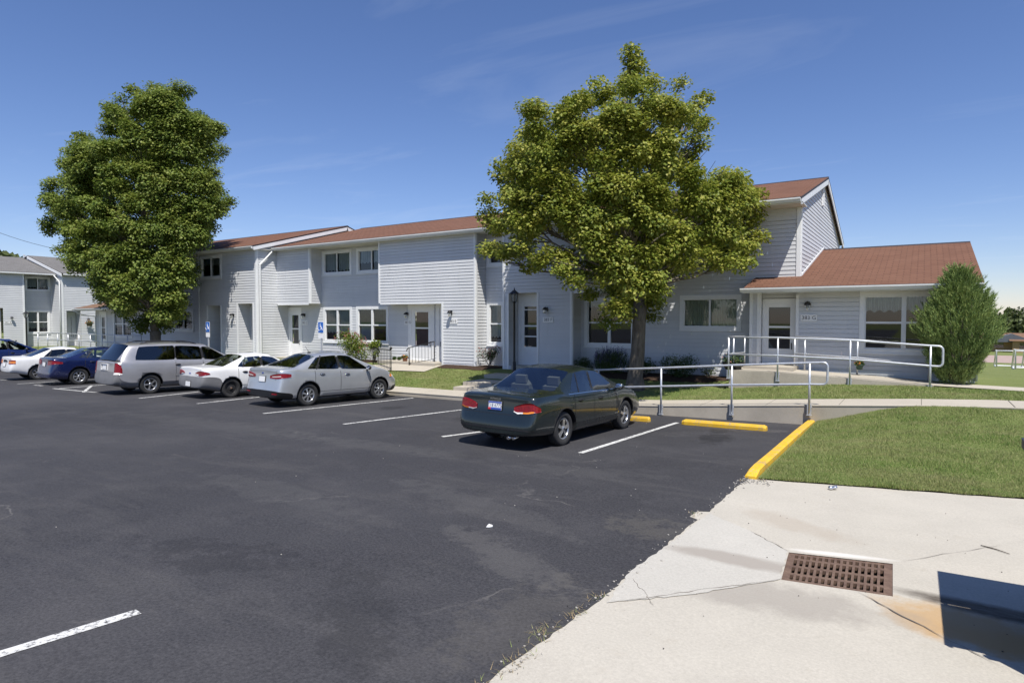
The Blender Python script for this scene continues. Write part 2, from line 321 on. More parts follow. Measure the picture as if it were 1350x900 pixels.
    M['alloy'] = simple('alloy', (.55, .56, .58), .28, .85, .06, 8); M['steelw'] = simple('black_steel_wheel', (.03, .03, .032), .5, .3, .2, 9)
    t = NT('tail_red'); f = t.noise(30, 2, .5, t.pos()); t.set(Base_Color=t.ramp(f, [(.3, (.13, .003, .005)), (.7, (.25, .006, .009))]), Roughness=.25); t.b.inputs['Coat Weight'].default_value = .3; t.b.inputs['Specular IOR Level'].default_value = .3; M['red'] = t.m
    M['amber'] = simple('amber_lens', (.62, .20, .03), .15); M['clear'] = simple('clear_lens', (.62, .60, .58), .12); M['seat'] = simple('grey_seat', (.075, .078, .076), .9, 0, .1, 5); M['seatd'] = simple('dark_seat', (.055, .055, .058), .9)
    M['plateink'] = simple('plate_ink', (.05, .06, .16), .5); M['plateb'] = simple('plate_blue', (.04, .08, .35), .5); M['platered'] = simple('plate_red', (.5, .03, .04), .5); M['chrome'] = simple('chrome', (.75, .75, .76), .12, 1., .03, 5)
    M['terr'] = simple('terracotta', (.28, .12, .07), .8); M['goal'] = simple('goal_white', (.78, .78, .78), .4); M['brick'] = simple('tan_brick', (.36, .23, .11), .9, 0, .15, 4); M['pink'] = simple('gravel_track', (.36, .27, .23), .95, 0, .1, 1)
    M['steelcan'] = simple('crushed_can', (.68, .68, .70), .25, .9, .1, 40); M['twig'] = simple('twig', (.06, .045, .03), .9); M['lid'] = simple('dumpster_lid', (.022, .026, .045), .5, 0, .15, 5); M['dump'] = simple('dumpster_steel', (.03, .045, .05), .55, .1, .25, 4)
    M['dry'] = simple('dry_weeds', (.26, .20, .11), .95, 0, .3, 20); M['stone'] = simple('pebble', (.34, .32, .29), .9, 0, .25, 30); M['wire'] = M['blk']
mk()
# ================================================================ GROUND
def zterr(X, Y):
    far = -1.80-.05*max(0., Y-21)
    return max(far, -7.2)+.05*noise.noise(Vector((X*.06, Y*.06, 0)))
def grid(name, xs, ys, zf, mat, kind='structure', smooth=True, skirt=0.):
    mb = MB(); nx, ny = len(xs), len(ys)
    pos = [[xs[i], ys[j]] for j in range(ny) for i in range(nx)]
    mb.add([(x, y, zf(x, y)) for x, y in pos], [(j*nx+i, j*nx+i+1, (j+1)*nx+i+1, (j+1)*nx+i) for j in range(ny-1) for i in range(nx-1)], 0, smooth)
    o = mb.build(name, mat); return tag(o, kind=kind)
def frange(a, b, n): return [a+(b-a)*i/n for i in range(n+1)]
ZG = -1.93                                             # grade at the house wall
WALKF, WALKB = 15.5, 16.72                             # front and back edge of the front walk
def zwalk(X):
    return interp(X, [(-60, zlot(-60, 15.5)+.14), (-12, zlot(-12, 15.5)+.145), (-6.1, -2.25), (-3.8, -2.07), (-2.15, -1.94), (-.2, -1.80), (1.5, -1.71), (20, -1.62)])
# base terrain under and beyond everything
def zbase(X, Y):
    z = min(zplane(X, min(Y, 15))-.9, zterr(X, Y)-.9)
    k = max(sst(Y, 21.5, 25), sst(X, 9, 13)*sst(Y, 16, 19)*0)
    return lerp(z, zterr(X, Y), k)
xs = [-700, -400, -220, -140]+frange(-100, 60, 40)+[80, 120, 200, 320, 500, 700]
ys = [-300, -120, -60, -30]+frange(-15, 20, 14)+[21.5, 23, 25]+frange(28, 160, 33)+[200, 280, 400, 600, 1000]
g = grid('ground', xs, ys, zbase, M['lawn'])
# parking lot: its right-hand edge is broken and wanders over the concrete
mb = MB()
def edge(Y):
    e = -2.10
    if Y < 9.45: e += .045*noise.noise(Vector((0, Y*2.3, 1)))+.022*noise.noise(Vector((0, Y*9, 5)))+.005*noise.noise(Vector((0, Y*25, 5)))
    if 7.1 < Y < 7.45: e -= .10
    if Y < 4.1: e -= .05*sst(4.1-Y, 0, .4)
    return e
ysl = [-40, -25, -15, -8]+frange(-5, 1.8, 10)+frange(1.9, 9.4, 110)+frange(9.6, 15.56, 16)
xsl = [-110, -80, -60]+frange(-55, -5, 34)+[-4.2, -3.4, -2.8]
n = len(xsl)+1
vs = []
for y in ysl:
    for x in xsl: vs.append((x, y, zlot(x, y)))
    vs.append((edge(y), y, zlot(-2.1, y)))
mb.add(vs, [(j*n+i, j*n+i+1, (j+1)*n+i+1, (j+1)*n+i) for j in range(len(ysl)-1) for i in range(n-1)])
tag(mb.build('parking_lot', M['asphalt']), kind='structure')
# concrete apron with the drain opening cut out of it
GQ = [onlot(1030, 763), onlot(1177, 785), onlot(1177, 742), onlot(1040, 727)]       # near-left, near-right, far-right, far-left
GQ = [Vector((p.x, p.y, zplane(p.x, p.y))) for p in GQ]
def lawn_near(X): return interp(X, [(-2.1, 9.52), (-1.84, 9.62), (1.14, 10.37), (14, 13.4)])
def fill(loops, mat, name, dz):
    bm = bmesh.new(); es = []
    for lp in loops:
        v = [bm.verts.new((p[0], p[1], zplane(p[0], p[1])+dz)) for p in lp]
        es += [bm.edges.new((v[i], v[(i+1) % len(v)])) for i in range(len(v))]
    bmesh.ops.triangle_fill(bm, use_beauty=True, use_dissolve=False, edges=es)
    for f in bm.faces:
        if f.normal.z < 0: f.normal_flip()
    me = bpy.data.meshes.new(name); bm.to_mesh(me); bm.free(); me.materials.append(mat)
    o = bpy.data.objects.new(name, me); COL.objects.link(o); return tag(o, kind='structure')
outer = [(-2.32, -12), (14, -12), (14, 13.35), (1.14, 10.36), (-1.84, 9.61), (-2.2, 9.5), (-2.32, 9.5)]
fill([outer, [(p.x, p.y) for p in GQ]], M['apron'], 'concrete_apron', -.004)
pq = [(-2.06, 7.42), (-1.92, 7.30), (-1.5, 6.98), (GQ[3].x-.01, GQ[3].y+.02), (GQ[0].x-.01, GQ[0].y-.01), (-1.5, 5.02), (-2.03, 4.47), (-2.13, 5.2), (-2.08, 6.3)]
pq2 = []
for i, (a, b) in enumerate(zip(pq, pq[1:]+pq[:1])):
    for k in range(14): pq2.append((lerp(a[0], b[0], k/14)+random.uniform(-.012, .012)*(k > 0), lerp(a[1], b[1], k/14)+random.uniform(-.012, .012)*(k > 0)))
fill([pq2], M['patch'], 'concrete_patch', .0015)
def strip(mb, pts, w, zf, dz=.004, jit=0., mi=0, taper=False):
    L = []
    for i, p in enumerate(pts):
        a = pts[max(i-1, 0)]; b = pts[min(i+1, len(pts)-1)]
        t = Vector((b[0]-a[0], b[1]-a[1], 0)).normalized(); nn = Vector((-t.y, t.x, 0))
        ww = w/2*(1+random.uniform(-jit, jit))*(math.sin(math.pi*(i+.4)/(len(pts)-.2)) if taper else 1)
        L.append((Vector((p[0], p[1], 0))+nn*ww, Vector((p[0], p[1], 0))-nn*ww))
    vs = [Vector((q.x, q.y, zf(q.x, q.y)+dz)) for ab in L for q in ab]
    mb.add(vs, [(2*i, 2*i+1, 2*i+3, 2*i+2) for i in range(len(pts)-1)], mi)
def wig(a, b, n, amp):
    out = []
    for i in range(n+1):
        t = i/n; q = amp*math.sin(math.pi*t)
        out.append((lerp(a[0], b[0], t)+random.uniform(-q, q), lerp(a[1], b[1], t)+random.uniform(-q, q)))
    return out
mb = MB()
for a, b, w in (((-1.5, 6.98), (GQ[3].x, GQ[3].y), .014), (GQ[0].xy, (-2.0, 4.5), .008), ((-.42, GQ[1].y-.05), (.5, 4.95), .012), ((.5, 4.95), (2.2, 4.1), .008), (GQ[2].xy, (.9, 8.2), .005), ((.9, 8.2), (1.5, 10.3), .004), ((-2.05, 5.05), (-1.7, 4.62), .006)):
    strip(mb, wig(a, b, 16, .018), w, zplane, .003, .8, taper=True)
tag(mb.build('pavement_cracks', simple('crack', (.15, .13, .11), .95)), kind='structure')
# drain pit and grate
mb = MB()
c = sum(GQ, Vector())/4; down = Vector((0, 0, -.5))
for i in range(4):
    a, b = GQ[i]+Vector((0, 0, -.004)), GQ[(i+1) % 4]+Vector((0, 0, -.004)); mb.quad(b, a, a+down, b+down)
mb.quad(*[p+down for p in GQ])
tag(mb.build('drain_pit', M['pit']), kind='structure')
def bil(u, v): return GQ[0]*(1-u)*(1-v)+GQ[1]*u*(1-v)+GQ[2]*u*v+GQ[3]*(1-u)*v
mb = MB()
def bar(u0, u1, v0, v1, dz0=-.045, dz1=-.010):
    lo = [bil(u, v)+Vector((0, 0, dz0)) for u, v in ((u0, v0), (u1, v0), (u1, v1), (u0, v1))]; mb.prism(lo, (0, 0, dz1-dz0))
us = [.055]+[0]*0; rows = [(.085, .235), (.30, .50), (.565, .765), (.83, .945)]
uc = [.085+.0585*i for i in range(15)]; hw = .0165
lines = [0.]; 
prev = 0.
for u in uc:
    bar(prev, u-hw, 0, 1); prev = u+hw
bar(prev, 1, 0, 1)
vprev = 0.
for v0, v1 in rows:
    for u in uc: bar(u-hw, u+hw, vprev, v0, -.045, -.012)
    vprev = v1
for u in uc: bar(u-hw, u+hw, vprev, 1, -.045, -.012)
tag(mb.build('drain_grate', M['rust'], fixn=True), 'rusty cast iron drain grate set in the concrete', 'drain grate')
# lawns
def lawn_far(X): return interp(X, [(-2.1, zlot(-2.1, 15.5)+.06), (-1.5, -2.18), (-.7, -1.93), (-.1, -1.815), (.5, zwalk(.5)-.01), (20, zwalk(20)-.01)])
def zlawn1(X, Y):
    Yn = lawn_near(X); t = max(0, (Y-Yn)/(WALKF-Yn)); return lerp(zplane(X, Yn)+.02, lawn_far(X), .65*t+.35*t*t)+.03*noise.noise(Vector((X*.5, Y*.5, 3)))*min(1, t*6)*min(1, (1-t)*6+.1)
mb = MB(); xs = frange(-1.97, 14, 40); nt = 24; n = len(xs)
mb.add([(x, lerp(lawn_near(x), WALKF, k/nt), zlawn1(x, lerp(lawn_near(x), WALKF, k/nt))) for k in range(nt+1) for x in xs], [(j*n+i, j*n+i+1, (j+1)*n+i+1, (j+1)*n+i) for j in range(nt) for i in range(n-1)], 0, True)
tag(mb.build('front_lawn', M['lawn']), kind='structure')
RAMPF, RAMPB = 18.45, 19.9
def zramp(X): return interp(X, [(-4.7, -1.47), (-3.35, -1.47), (.2, -1.63), (2, -1.66), (20, -1.72)])
def zlawn2(X, Y):
    if X > -4.65:
        f = interp(X, [(-4.65, -1.97), (-3.8, -1.90), (-1.75, -1.70), (-.2, -1.645), (.3, zramp(.3)-.03), (20, zramp(20)-.03)])
        t = (Y-WALKB)/(RAMPF-WALKB); z = lerp(zwalk(X)-.02, f, sst(t, -.3, 1.3) if t < 1 else 1)
    else:
        zg = interp(X, [(-60, -2.12), (-35, -2.05), (-20, -1.95), (-4.6, ZG)]); t = (Y-WALKB)/(20.0-WALKB); z = lerp(zwalk(X)-.02, zg, min(1, t*1.05))
    return z+.02*noise.noise(Vector((X*.6, Y*.6, 9)))
lw = grid('house_lawn', frange(-60, 16, 190), frange(WALKB-.02, 22, 26), zlawn2, M['lawn'])
# front walk with its curb / retaining wall face
mb = MB(); xs = frange(-60, 16, 150)
for a, b in zip(xs, xs[1:]):
    za, zb_ = zwalk(a), zwalk(b)
    mb.quad((a, WALKF, za), (b, WALKF, zb_), (b, WALKB, zb_), (a, WALKB, za), 0)
    mb.quad((a, WALKF, zlot(a, 15.5)-.2), (b, WALKF, zlot(b, 15.5)-.2), (b, WALKF, zb_), (a, WALKF, za), 1)
    mb.quad((a, WALKF-.012, za-.012), (b, WALKF-.012, zb_-.012), (b, WALKF, zb_), (a, WALKF, za), 0)
    mb.quad((a, WALKF-.012, za-.03), (b, WALKF-.012, zb_-.03), (b, WALKF-.012, zb_-.012), (a, WALKF-.012, za-.012), 0)
    mb.quad((b, WALKB, zb_), (a, WALKB, za), (a, WALKB, za-.2), (b, WALKB, zb_-.2), 0)
for k in range(-30, 11):
    x = k*1.52
    mb.box((x, WALKF-.002, zwalk(x)-.01), (x+.012, WALKB, zwalk(x)+.0015), 2)
tag(mb.build('front_walk', [M['walk'], M['cwall'], simple('joint', (.12, .11, .09), .9)]), kind='structure')
# upper ramp to the end door
mb = MB(); xs = frange(-4.62, .25, 16)
for a, b in zip(xs, xs[1:]):
    mb.quad((a, RAMPF, zramp(a)), (b, RAMPF, zramp(b)), (b, RAMPB, zramp(b)), (a, RAMPB, zramp(a)), 0)
    mb.quad((a, RAMPF, -2.3), (b, RAMPF, -2.3), (b, RAMPF, zramp(b)), (a, RAMPF, zramp(a)), 1)
    mb.quad((b, RAMPB, zramp(b)), (a, RAMPB, zramp(a)), (a, RAMPB, -2.3), (b, RAMPB, -2.3), 1)
mb.quad((-4.62, RAMPB, -2.3), (-4.62, RAMPF, -2.3), (-4.62, RAMPF, -1.47), (-4.62, RAMPB, -1.47), 1)
mb.box((-4.40, 19.2, -1.475), (-3.05, 20.16, -1.385), 0)
tag(mb.build('entrance_ramp', [M['walk'], M['cwall']]), kind='structure')
mb = MB(); xs = frange(.25, 16, 30)
for a, b in zip(xs, xs[1:]): mb.quad((a, RAMPF, zramp(a)), (b, RAMPF, zramp(b)), (b, RAMPF+.95, zramp(b)), (a, RAMPF+.95, zramp(a)))
tag(mb.build('side_path', M['walk']), kind='structure')
# lawn between the side path and the field
def zlawn3(X, Y):
    t = sst(Y, 19.3, 24); return lerp(zramp(X)-.02, zterr(X, 24), t)
grid('side_lawn', frange(.2, 60, 40), frange(19.35, 24, 10), zlawn3, M['lawn'])
# path and stoop at the paired doors
mb = MB()
def zpath(x, y): return zlawn2(x, y)+.035
pp = [(-16.4, 19.35), (-17.5, 19.35), (-18.6, 19.25), (-19.4, 18.9), (-19.9, 18.2), (-20.1, 17.4), (-20.1, 16.75)]
strip(mb, [(-16.4+.0, 19.4)]+pp[1:], 1.15, zpath, 0)
tag(mb.build('door_path', M['walk']), kind='structure')
mb = MB(); mb.box((-19.85, 19.75, -2.2), (-16.62, 20.86, -1.83)); tag(mb.build('door_stoop', M['walk']), kind='structure')
mb = MB()
for y0, y1, zt in ((16.72, 17.25, -2.30), (17.25, 18.5, -2.17), (18.5, 20.18, -2.02)): mb.box((-13.25, y0, -2.7), (-12.05, y1, zt))
mb.box((-13.2, 20.18, -2.2), (-12.1, 20.82, -1.80))
tag(mb.build('entry_steps', M['walk']), kind='structure')
mb = MB(); mb.box((-27.2, 20.0, -2.2), (-25.9, 20.85, -1.93)); mb.box((-27.0, 16.7, -2.6), (-26.0, 20.0, -2.2)); tag(mb.build('door_stoop', M['walk']), kind='structure')
# mulch beds
def bed(x0, x1, y0, y1, k):
    mb = MB(); n = 40; vs = []
    for i in range(n+1):
        x = lerp(x0, x1, i/n); w = .12*noise.noise(Vector((x*1.3, k, 0)))
        e = min(1, 6*min(i/n, 1-i/n)+.25)
        yy = [lerp(y1, y0+w, e*q) for q in (1, .75, .4, 0)]
        for q, y in enumerate(yy): vs.append((x, y, zlawn2(x, y)+(.012, .05, .06, .06)[q]+.012*noise.noise(Vector((x*9, y*9, k)))))
    mb.add(vs, [(4*i+q, 4*i+4+q, 4*i+5+q, 4*i+1+q) for i in range(n) for q in range(3)], 0, True)
    return tag(mb.build('mulch_bed', M['mulch']), kind='structure')
bed(-16.7, -13.7, 19.55, 20.9, 1); bed(-11.9, -4.7, 19.3, 20.88, 2); bed(-24.9, -20.2, 19.4, 20.88, 3); bed(-36, -31.5, 18.9, 19.8, 4)
# painted stall lines
LINES = [((765, 597), (893, 557)), ((583, 575.5), (660, 565.5)), ((453, 559), (609, 540)), ((347, 545), (545, 524.5)), ((260, 532), (380, 519)), ((183, 525), (262, 516.3)), ((70, 512), (127, 517.2)), ((23, 506), (72, 503)), ((0, 501), (50, 498.5)), ((110, 517), (121, 508)), ((78, 512), (140, 507)), ((45, 507.5), (56, 508.5))]
mb = MB()
for a, b in LINES:
    A, B = onlot(*a), onlot(*b); strip(mb, [(lerp(A.x, B.x, i/12), lerp(A.y, B.y, i/12)) for i in range(13)], .105, zlot, .004, .03)
A, B = onlot(0, 862), onlot(183, 806)
d = (B-A).normalized(); A = A-d*3.6
strip(mb, [(lerp(A.x, B.x, i/30), lerp(A.y, B.y, i/30)) for i in range(31)], .105, zlot, .004, .05)
tag(mb.build('stall_markings', M['paint']), kind='structure')
# yellow curb along the lawn
mb = MB()
ysc = frange(9.55, 15.48, 24); prof = [(-.085, -.1), (-.085, .085), (-.06, .115), (.05, .12), (.075, .10), (.08, -.1)]
vs = []
for y in ysc:
    k = sst(y, 9.5, 9.9)
    for dx, dz in prof: vs.append((-2.06+dx, y, zlot(-2.1, y)+(dz if dz < 0 else dz*(.25+.75*k)+.02*noise.noise(Vector((y*.7, 0, 0)))*0)))
n = len(prof)
mb.add(vs, [(j*n+i, j*n+i+1, (j+1)*n+i+1, (j+1)*n+i) for j in range(len(ysc)-1) for i in range(n-1)]+[tuple(range(n))])
tag(mb.build('yellow_curb', M['yellow'], fixn=True), 'long yellow painted concrete curb along the edge of the front lawn', 'curb')
def wheel_stop(name, A, B, lab):
    mb = MB(); A = Vector(A); B = Vector(B); d = (B-A).normalized(); nn = Vector((-d.y, d.x, 0)); L = (B-A).length
    prof = [(-.085, 0), (-.085, .07), (-.055, .115), (.055, .115), (.085, .07), (.085, 0)]
    vs = []; st = [0, .03, .06]+frange(.2, L-.2, 8)+[L-.06, L-.03, L]
    for s in st:
        k = 1-.25*sst(abs(s-L/2), L/2-.06, L/2)
        for y, z in prof:
            p = A+d*s+nn*(y*k); vs.append(Vector((p.x, p.y, zlot(p.x, p.y)+.004+z*k)))
    n = 6; mb.add(vs, [(j*n+i, (j+1)*n+i, (j+1)*n+i+1, j*n+i+1) for j in range(len(st)-1) for i in range(n-1)]+[tuple(range(n)), tuple(reversed(range((len(st)-1)*n, len(st)*n)))])
    tag(mb.build(name, M['yellow'], fixn=True), lab, 'wheel stop', 'yellow concrete wheel stops')
wheel_stop('wheel_stop', onlot(900, 559), onlot(1011, 568), 'whole yellow concrete wheel stop lying across the empty parking bay')
p = onlot(857, 556); wheel_stop('wheel_stop', (p.x-2.0, p.y+.02, 0), p, 'yellow concrete wheel stop half hidden by the nose of the dark green sedan')
# lumps of loose grit, weeds and litter
mb = MB(); rnd = random.Random(3)
for _ in range(210):
    y = rnd.choice([rnd.gauss(9.35, .12), rnd.uniform(2.2, 9.3)]); x = edge(min(y, 9.4))+rnd.gauss(-.02, .05)
    if y > 9.2: x = rnd.uniform(-2.2, -1.75)
    s = rnd.uniform(.004, .014); mb.ellip(Vector((x, y, zplane(x, y)+s*.4)), (s, s*.8, s*.6), 5, 3, 0, .25)
for _ in range(36):
    x, y = rnd.uniform(-9, -2.2), rnd.uniform(2.5, 14); s = rnd.uniform(.005, .014); mb.ellip(Vector((x, y, zlot(x, y)+s*.4)), (s, s*.8, s*.6), 5, 3, 0, .25)
for _ in range(60):
    x, y = rnd.uniform(-1.6, 2.5), rnd.uniform(3, 9); s = rnd.uniform(.003, .008); mb.ellip(Vector((x, y, zplane(x, y)+s*.4)), (s, s*.8, s*.6), 5, 3, 1, .25)
tag(mb.build('loose_grit', [M['stone'], simple('dark_grit', (.07, .06, .05), .9)]), 'loose grit and pebbles scattered over lot and concrete', 'grit', kind='stuff')
mb = MB()
for cx, cy, sp, nn in ((-2.13, 3.3, .10, 90), (-2.2, 3.75, .12, 120), (-2.14, 4.15, .08, 60), (-2.17, 2.9, .08, 70), (-2.2, 7.25, .07, 40), (-1.93, 9.55, .10, 90), (-2.12, 9.35, .05, 30), (-2.15, 4.5, .06, 40)):
    for _ in range(int(nn*.6)):
        x, y = rnd.gauss(cx, sp*.45), rnd.gauss(cy, sp); a = rnd.uniform(0, 6.28); h = rnd.uniform(.01, .035); w = .0025; l = rnd.uniform(.02, .07)
        p = Vector((x, y, zplane(x, y))); d = Vector((math.cos(a), math.sin(a), 0)); q = Vector((-d.y, d.x, 0))*w
        mb.add([p-q, p+q, p+d*l+Vector((0, 0, h))], [(0, 1, 2)], 0 if rnd.random() < .8 else 1)
tag(mb.build('edge_weeds', [M['dry'], M['blade']]), 'dry weeds tufted along the broken asphalt edge', 'weeds', kind='stuff')
# ================================================================ BUILDINGS
class Fr:
    """wall frame: origin O, horizontal u, outward normal n"""
    def __init__(s, O, u, n): s.O = Vector(O); s.u = Vector(u); s.n = Vector(n)
    def P(s, u, z, d=0.): return s.O+s.u*u+Vector((0, 0, z))+s.n*d
def FY(Y): return Fr((0, Y, 0), (1, 0, 0), (0, -1, 0))            # faces the camera side (-Y); u = X
def FX(X): return Fr((X, 0, 0), (0, 1, 0), (1, 0, 0))             # faces +X; u = Y
COURSE = .127
def siding(mb, fr, u0, u1, z0, z1, holes=(), rng=None, z_base=-2.2):
    """lapped siding: each course is a real sloping board with an under-lip"""
    k0 = math.floor((z0-z_base)/COURSE)
    cuts = sorted(set([z0, z1]+[z for h in holes for z in (h[2], h[3]) if z0 < z < z1]+[z_base+COURSE*k for k in range(k0+1, k0+200) if z0 < z_base+COURSE*k < z1]))
    for a, b in zip(cuts, cuts[1:]):
        if b-a < 1e-4: continue
        m = (a+b)/2; k = math.floor((m-z_base)/COURSE); zb = z_base+COURSE*k
        gap = .009 if abs(b-zb-COURSE) < 1e-4 and b-a > .03 else 0.
        da = .013*(1-(a-zb)/COURSE)+.002; db = .013*(1-(b-gap-zb)/COURSE)+.002
        segs = [(u0, u1, u0, u1)]
        if rng:
            (l0, r0), (l1, r1) = rng(a), rng(b); segs = [(l0, r0, l1, r1)]
        for h in holes:
            if h[2] < m < h[3]:
                ns = []
                for (s0, s1, t0, t1) in segs:
                    if h[1] <= s0 or h[0] >= s1: ns.append((s0, s1, t0, t1)); continue
                    if h[0] > s0: ns.append((s0, h[0], t0, h[0]))
                    if h[1] < s1: ns.append((h[1], s1, h[1], t1))
                segs = ns
        ns = []
        for s0, s1, t0, t1 in segs:
            if rng is None and s1-s0 > 2.2:
                c = s0+random.uniform(.4, 2.2)
                while c < s1-.3: ns.append((s0, c-.0015, s0, c-.0015)); s0 = t0 = c+.0015; c += random.uniform(2.4, 3.7)
            ns.append((s0, s1, t0, t1))
        for s0, s1, t0, t1 in ns:
            if s1-s0 < 1e-3 and t1-t0 < 1e-3: continue
            mb.quad(fr.P(s0, a, da), fr.P(s1, a, da), fr.P(t1, b-gap, db), fr.P(t0, b-gap, db))
            if gap: mb.quad(fr.P(t0, b-gap-.01, -.03), fr.P(t1, b-gap-.01, -.03), fr.P(t1, b+.002, -.03), fr.P(t0, b+.002, -.03))
            if abs(a-zb) < 1e-4: mb.quad(fr.P(s0, a, -.03), fr.P(s1, a, -.03), fr.P(s1, a, da), fr.P(s0, a, da))
def fbox(mb, fr, u0, u1, z0, z1, d0, d1, mi=0):
    c = fr.P((u0+u1)/2, (z0+z1)/2, (d0+d1)/2); mb.obox(c, fr.u, fr.n, (abs(u1-u0), abs(d1-d0), abs(z1-z0)), mi)
def trim(mb, fr, u0, u1, z0, z1, d=.03): fbox(mb, fr, u0, u1, z0, z1, -.02, d)
def window(par, fr, u0, u1, z0, z1, kind='double', cur='curtain', tw=.13, ch=.8, lab=None):
    """kind: double = two double-hung sashes, slider = two sliding lights, single = one double-hung"""
    mb = MB()
    a0, a1, b0, b1 = u0+tw, u1-tw, z0+tw, z1-tw
    for q in ((u0, u1, z0, b0), (u0, u1, b1, z1), (u0, a0, b0, b1), (a1, u1, b0, b1)): fbox(mb, fr, *q, -.07, .035)
    fbox(mb, fr, u0-.02, u1+.02, z0-.02, z0+.02, -.01, .055)
    um = (a0+a1)/2
    if kind != 'single':
        w = .055 if kind == 'double' else .03; fbox(mb, fr, um-w, um+w, b0, b1, -.07, .018)
    cols = [(a0, um), (um, a1)] if kind != 'single' else [(a0, a1)]
    for c0, c1 in cols:
        for q in ((c0, c1, b0, b0+.03), (c0, c1, b1-.03, b1), (c0, c0+.03, b0+.03, b1-.03), (c1-.03, c1, b0+.03, b1-.03)): fbox(mb, fr, *q, -.065, -.005)
        if kind != 'slider': zm = (b0+b1)/2; fbox(mb, fr, c0+.03, c1-.03, zm-.028, zm+.028, -.062, .004)
    w = mb.build('window', M['trim'], par)
    if lab: w['label'] = lab
    mb = MB(); mb.quad(fr.P(a0, b0, -.045), fr.P(a1, b0, -.045), fr.P(a1, b1, -.045), fr.P(a0, b1, -.045)); mb.build('pane', M['pane'], w)
    mb = MB(); zt = b1; zb_ = lerp(b1, b0, ch)
    n = 60
    for s0, s1 in ((a0, um-.02), (um+.02, a1)):
        vs = []
        for i in range(n+1):
            u = lerp(s0, s1, i/n); d = -.11+.022*math.sin(i*1.15+s0*5)+.012*math.sin(i*.47)
            e = zb_+.03*math.sin(i*.4+s0)
            vs += [fr.P(u, zt+.05, d), fr.P(u, e, d)]
        mb.add(vs, [(2*i, 2*i+1, 2*i+3, 2*i+2) for i in range(n)], 0, True)
    mb.build('curtain', M[cur], w)
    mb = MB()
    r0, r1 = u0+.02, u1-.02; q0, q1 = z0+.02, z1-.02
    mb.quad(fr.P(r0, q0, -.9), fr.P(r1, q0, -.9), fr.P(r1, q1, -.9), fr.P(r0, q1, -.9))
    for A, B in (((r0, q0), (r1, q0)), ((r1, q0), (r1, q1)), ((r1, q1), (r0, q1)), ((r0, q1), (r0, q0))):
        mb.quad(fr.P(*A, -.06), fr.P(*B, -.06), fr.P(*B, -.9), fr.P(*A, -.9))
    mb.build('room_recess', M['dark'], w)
    return w
def hole(u0, u1, z0, z1): return (u0+.03, u1-.03, z0+.03, z1-.03)
def door(par, fr, u0, u1, z0, z1, slab0=None, slab1=None, handle=1, lights=2, inner='dark', head=.22, gw=.15, gl=.29):
    """storm door: white slab with two glass lights over a solid bottom panel"""
    mb = MB(); s0 = u0+.12 if slab0 is None else slab0; s1 = u1-.12 if slab1 is None else slab1; zt = z1-head
    for q in ((u0, s0, z0, z1), (s1, u1, z0, z1), (s0, s1, zt, z1)): fbox(mb, fr, *q, -.05, .035)
    fbox(mb, fr, s0, s1, z0, z0+.04, -.05, .06)
    f = mb.build('door_frame', M['trim'], par)
    mb = MB(); w = gw; g0, g1 = s0+w, s1-w; gb = lerp(z0, zt, gl); gt = zt-.16; gm = (gb+gt)/2+.03
    for q in ((s0, g0, z0+.04, zt), (g1, s1, z0+.04, zt), (g0, g1, z0+.04, gb), (g0, g1, gt, zt), (g0, g1, gm-.03, gm+.03)): fbox(mb, fr, *q, -.03, .012)
    fbox(mb, fr, s0+.12, s1-.12, z0+.14, gb-.10, .012, .018)
    if lights == 3: zz = lerp(gb, gm, .5); fbox(mb, fr, g0, g1, zz-.025, zz+.025, -.028, .011); zz = gt-.12; fbox(mb, fr, g0, g1, zz-.02, zz+.02, -.028, .011)
    d = mb.build('door', M['trim'], par)
    mb = MB(); mb.quad(fr.P(g0, gb, -.02), fr.P(g1, gb, -.02), fr.P(g1, gt, -.02), fr.P(g0, gt, -.02)); mb.build('glass', M['pane'], d)
    mb = MB(); fbox(mb, fr, g0-.02, g1+.02, gb-.02, gt+.02, -.12, -.10); mb.build('inner_door', M['doorin' if inner == 'red' else 'dark'], d)
    mb = MB(); hu = s1-.07 if handle > 0 else s0+.07; hz = gb+.08
    mb.tube([fr.P(hu, hz-.09, .012), fr.P(hu, hz-.09, .05), fr.P(hu, hz+.09, .05), fr.P(hu, hz+.09, .012)], .012, 6); mb.build('handle', M['black'], d)
    return d
def wall_light(par, fr, u, z):
    mb = MB(); fbox(mb, fr, u-.05, u+.05, z-.05, z+.09, 0.018, .035)
    mb.tube([fr.P(u, z+.05, .03), fr.P(u, z+.10, .09), fr.P(u, z+.08, .15)], .014, 6)
    mb.lathe([(.0, .10), (.05, .085), (.105, .0), (.085, -.01), (.0, -.01)], fr.P(u, z, .15), Vector((0, 0, 1)), 12)
    o = mb.build('wall_light', M['black'], par)
    mb = MB(); mb.lathe([(.06, 0), (.065, -.05), (.045, -.13), (0, -.15)], fr.P(u, z-.01, .15), Vector((0, 0, 1)), 10); mb.build('lamp_globe', M['lampglass'], o)
def plaque(par, fr, u, z, s, w=.44):
    mb = MB(); fbox(mb, fr, u-w/2, u+w/2, z-.10, z+.10, .016, .032)
    p = mb.build('number_plaque', M['white'], par)
    mb = MB(); text_mb(mb, s, .155, fr.P(u, z, .034), fr.u, Vector((0, 0, 1)), .001); mb.build('number', M['green_plate'], p)
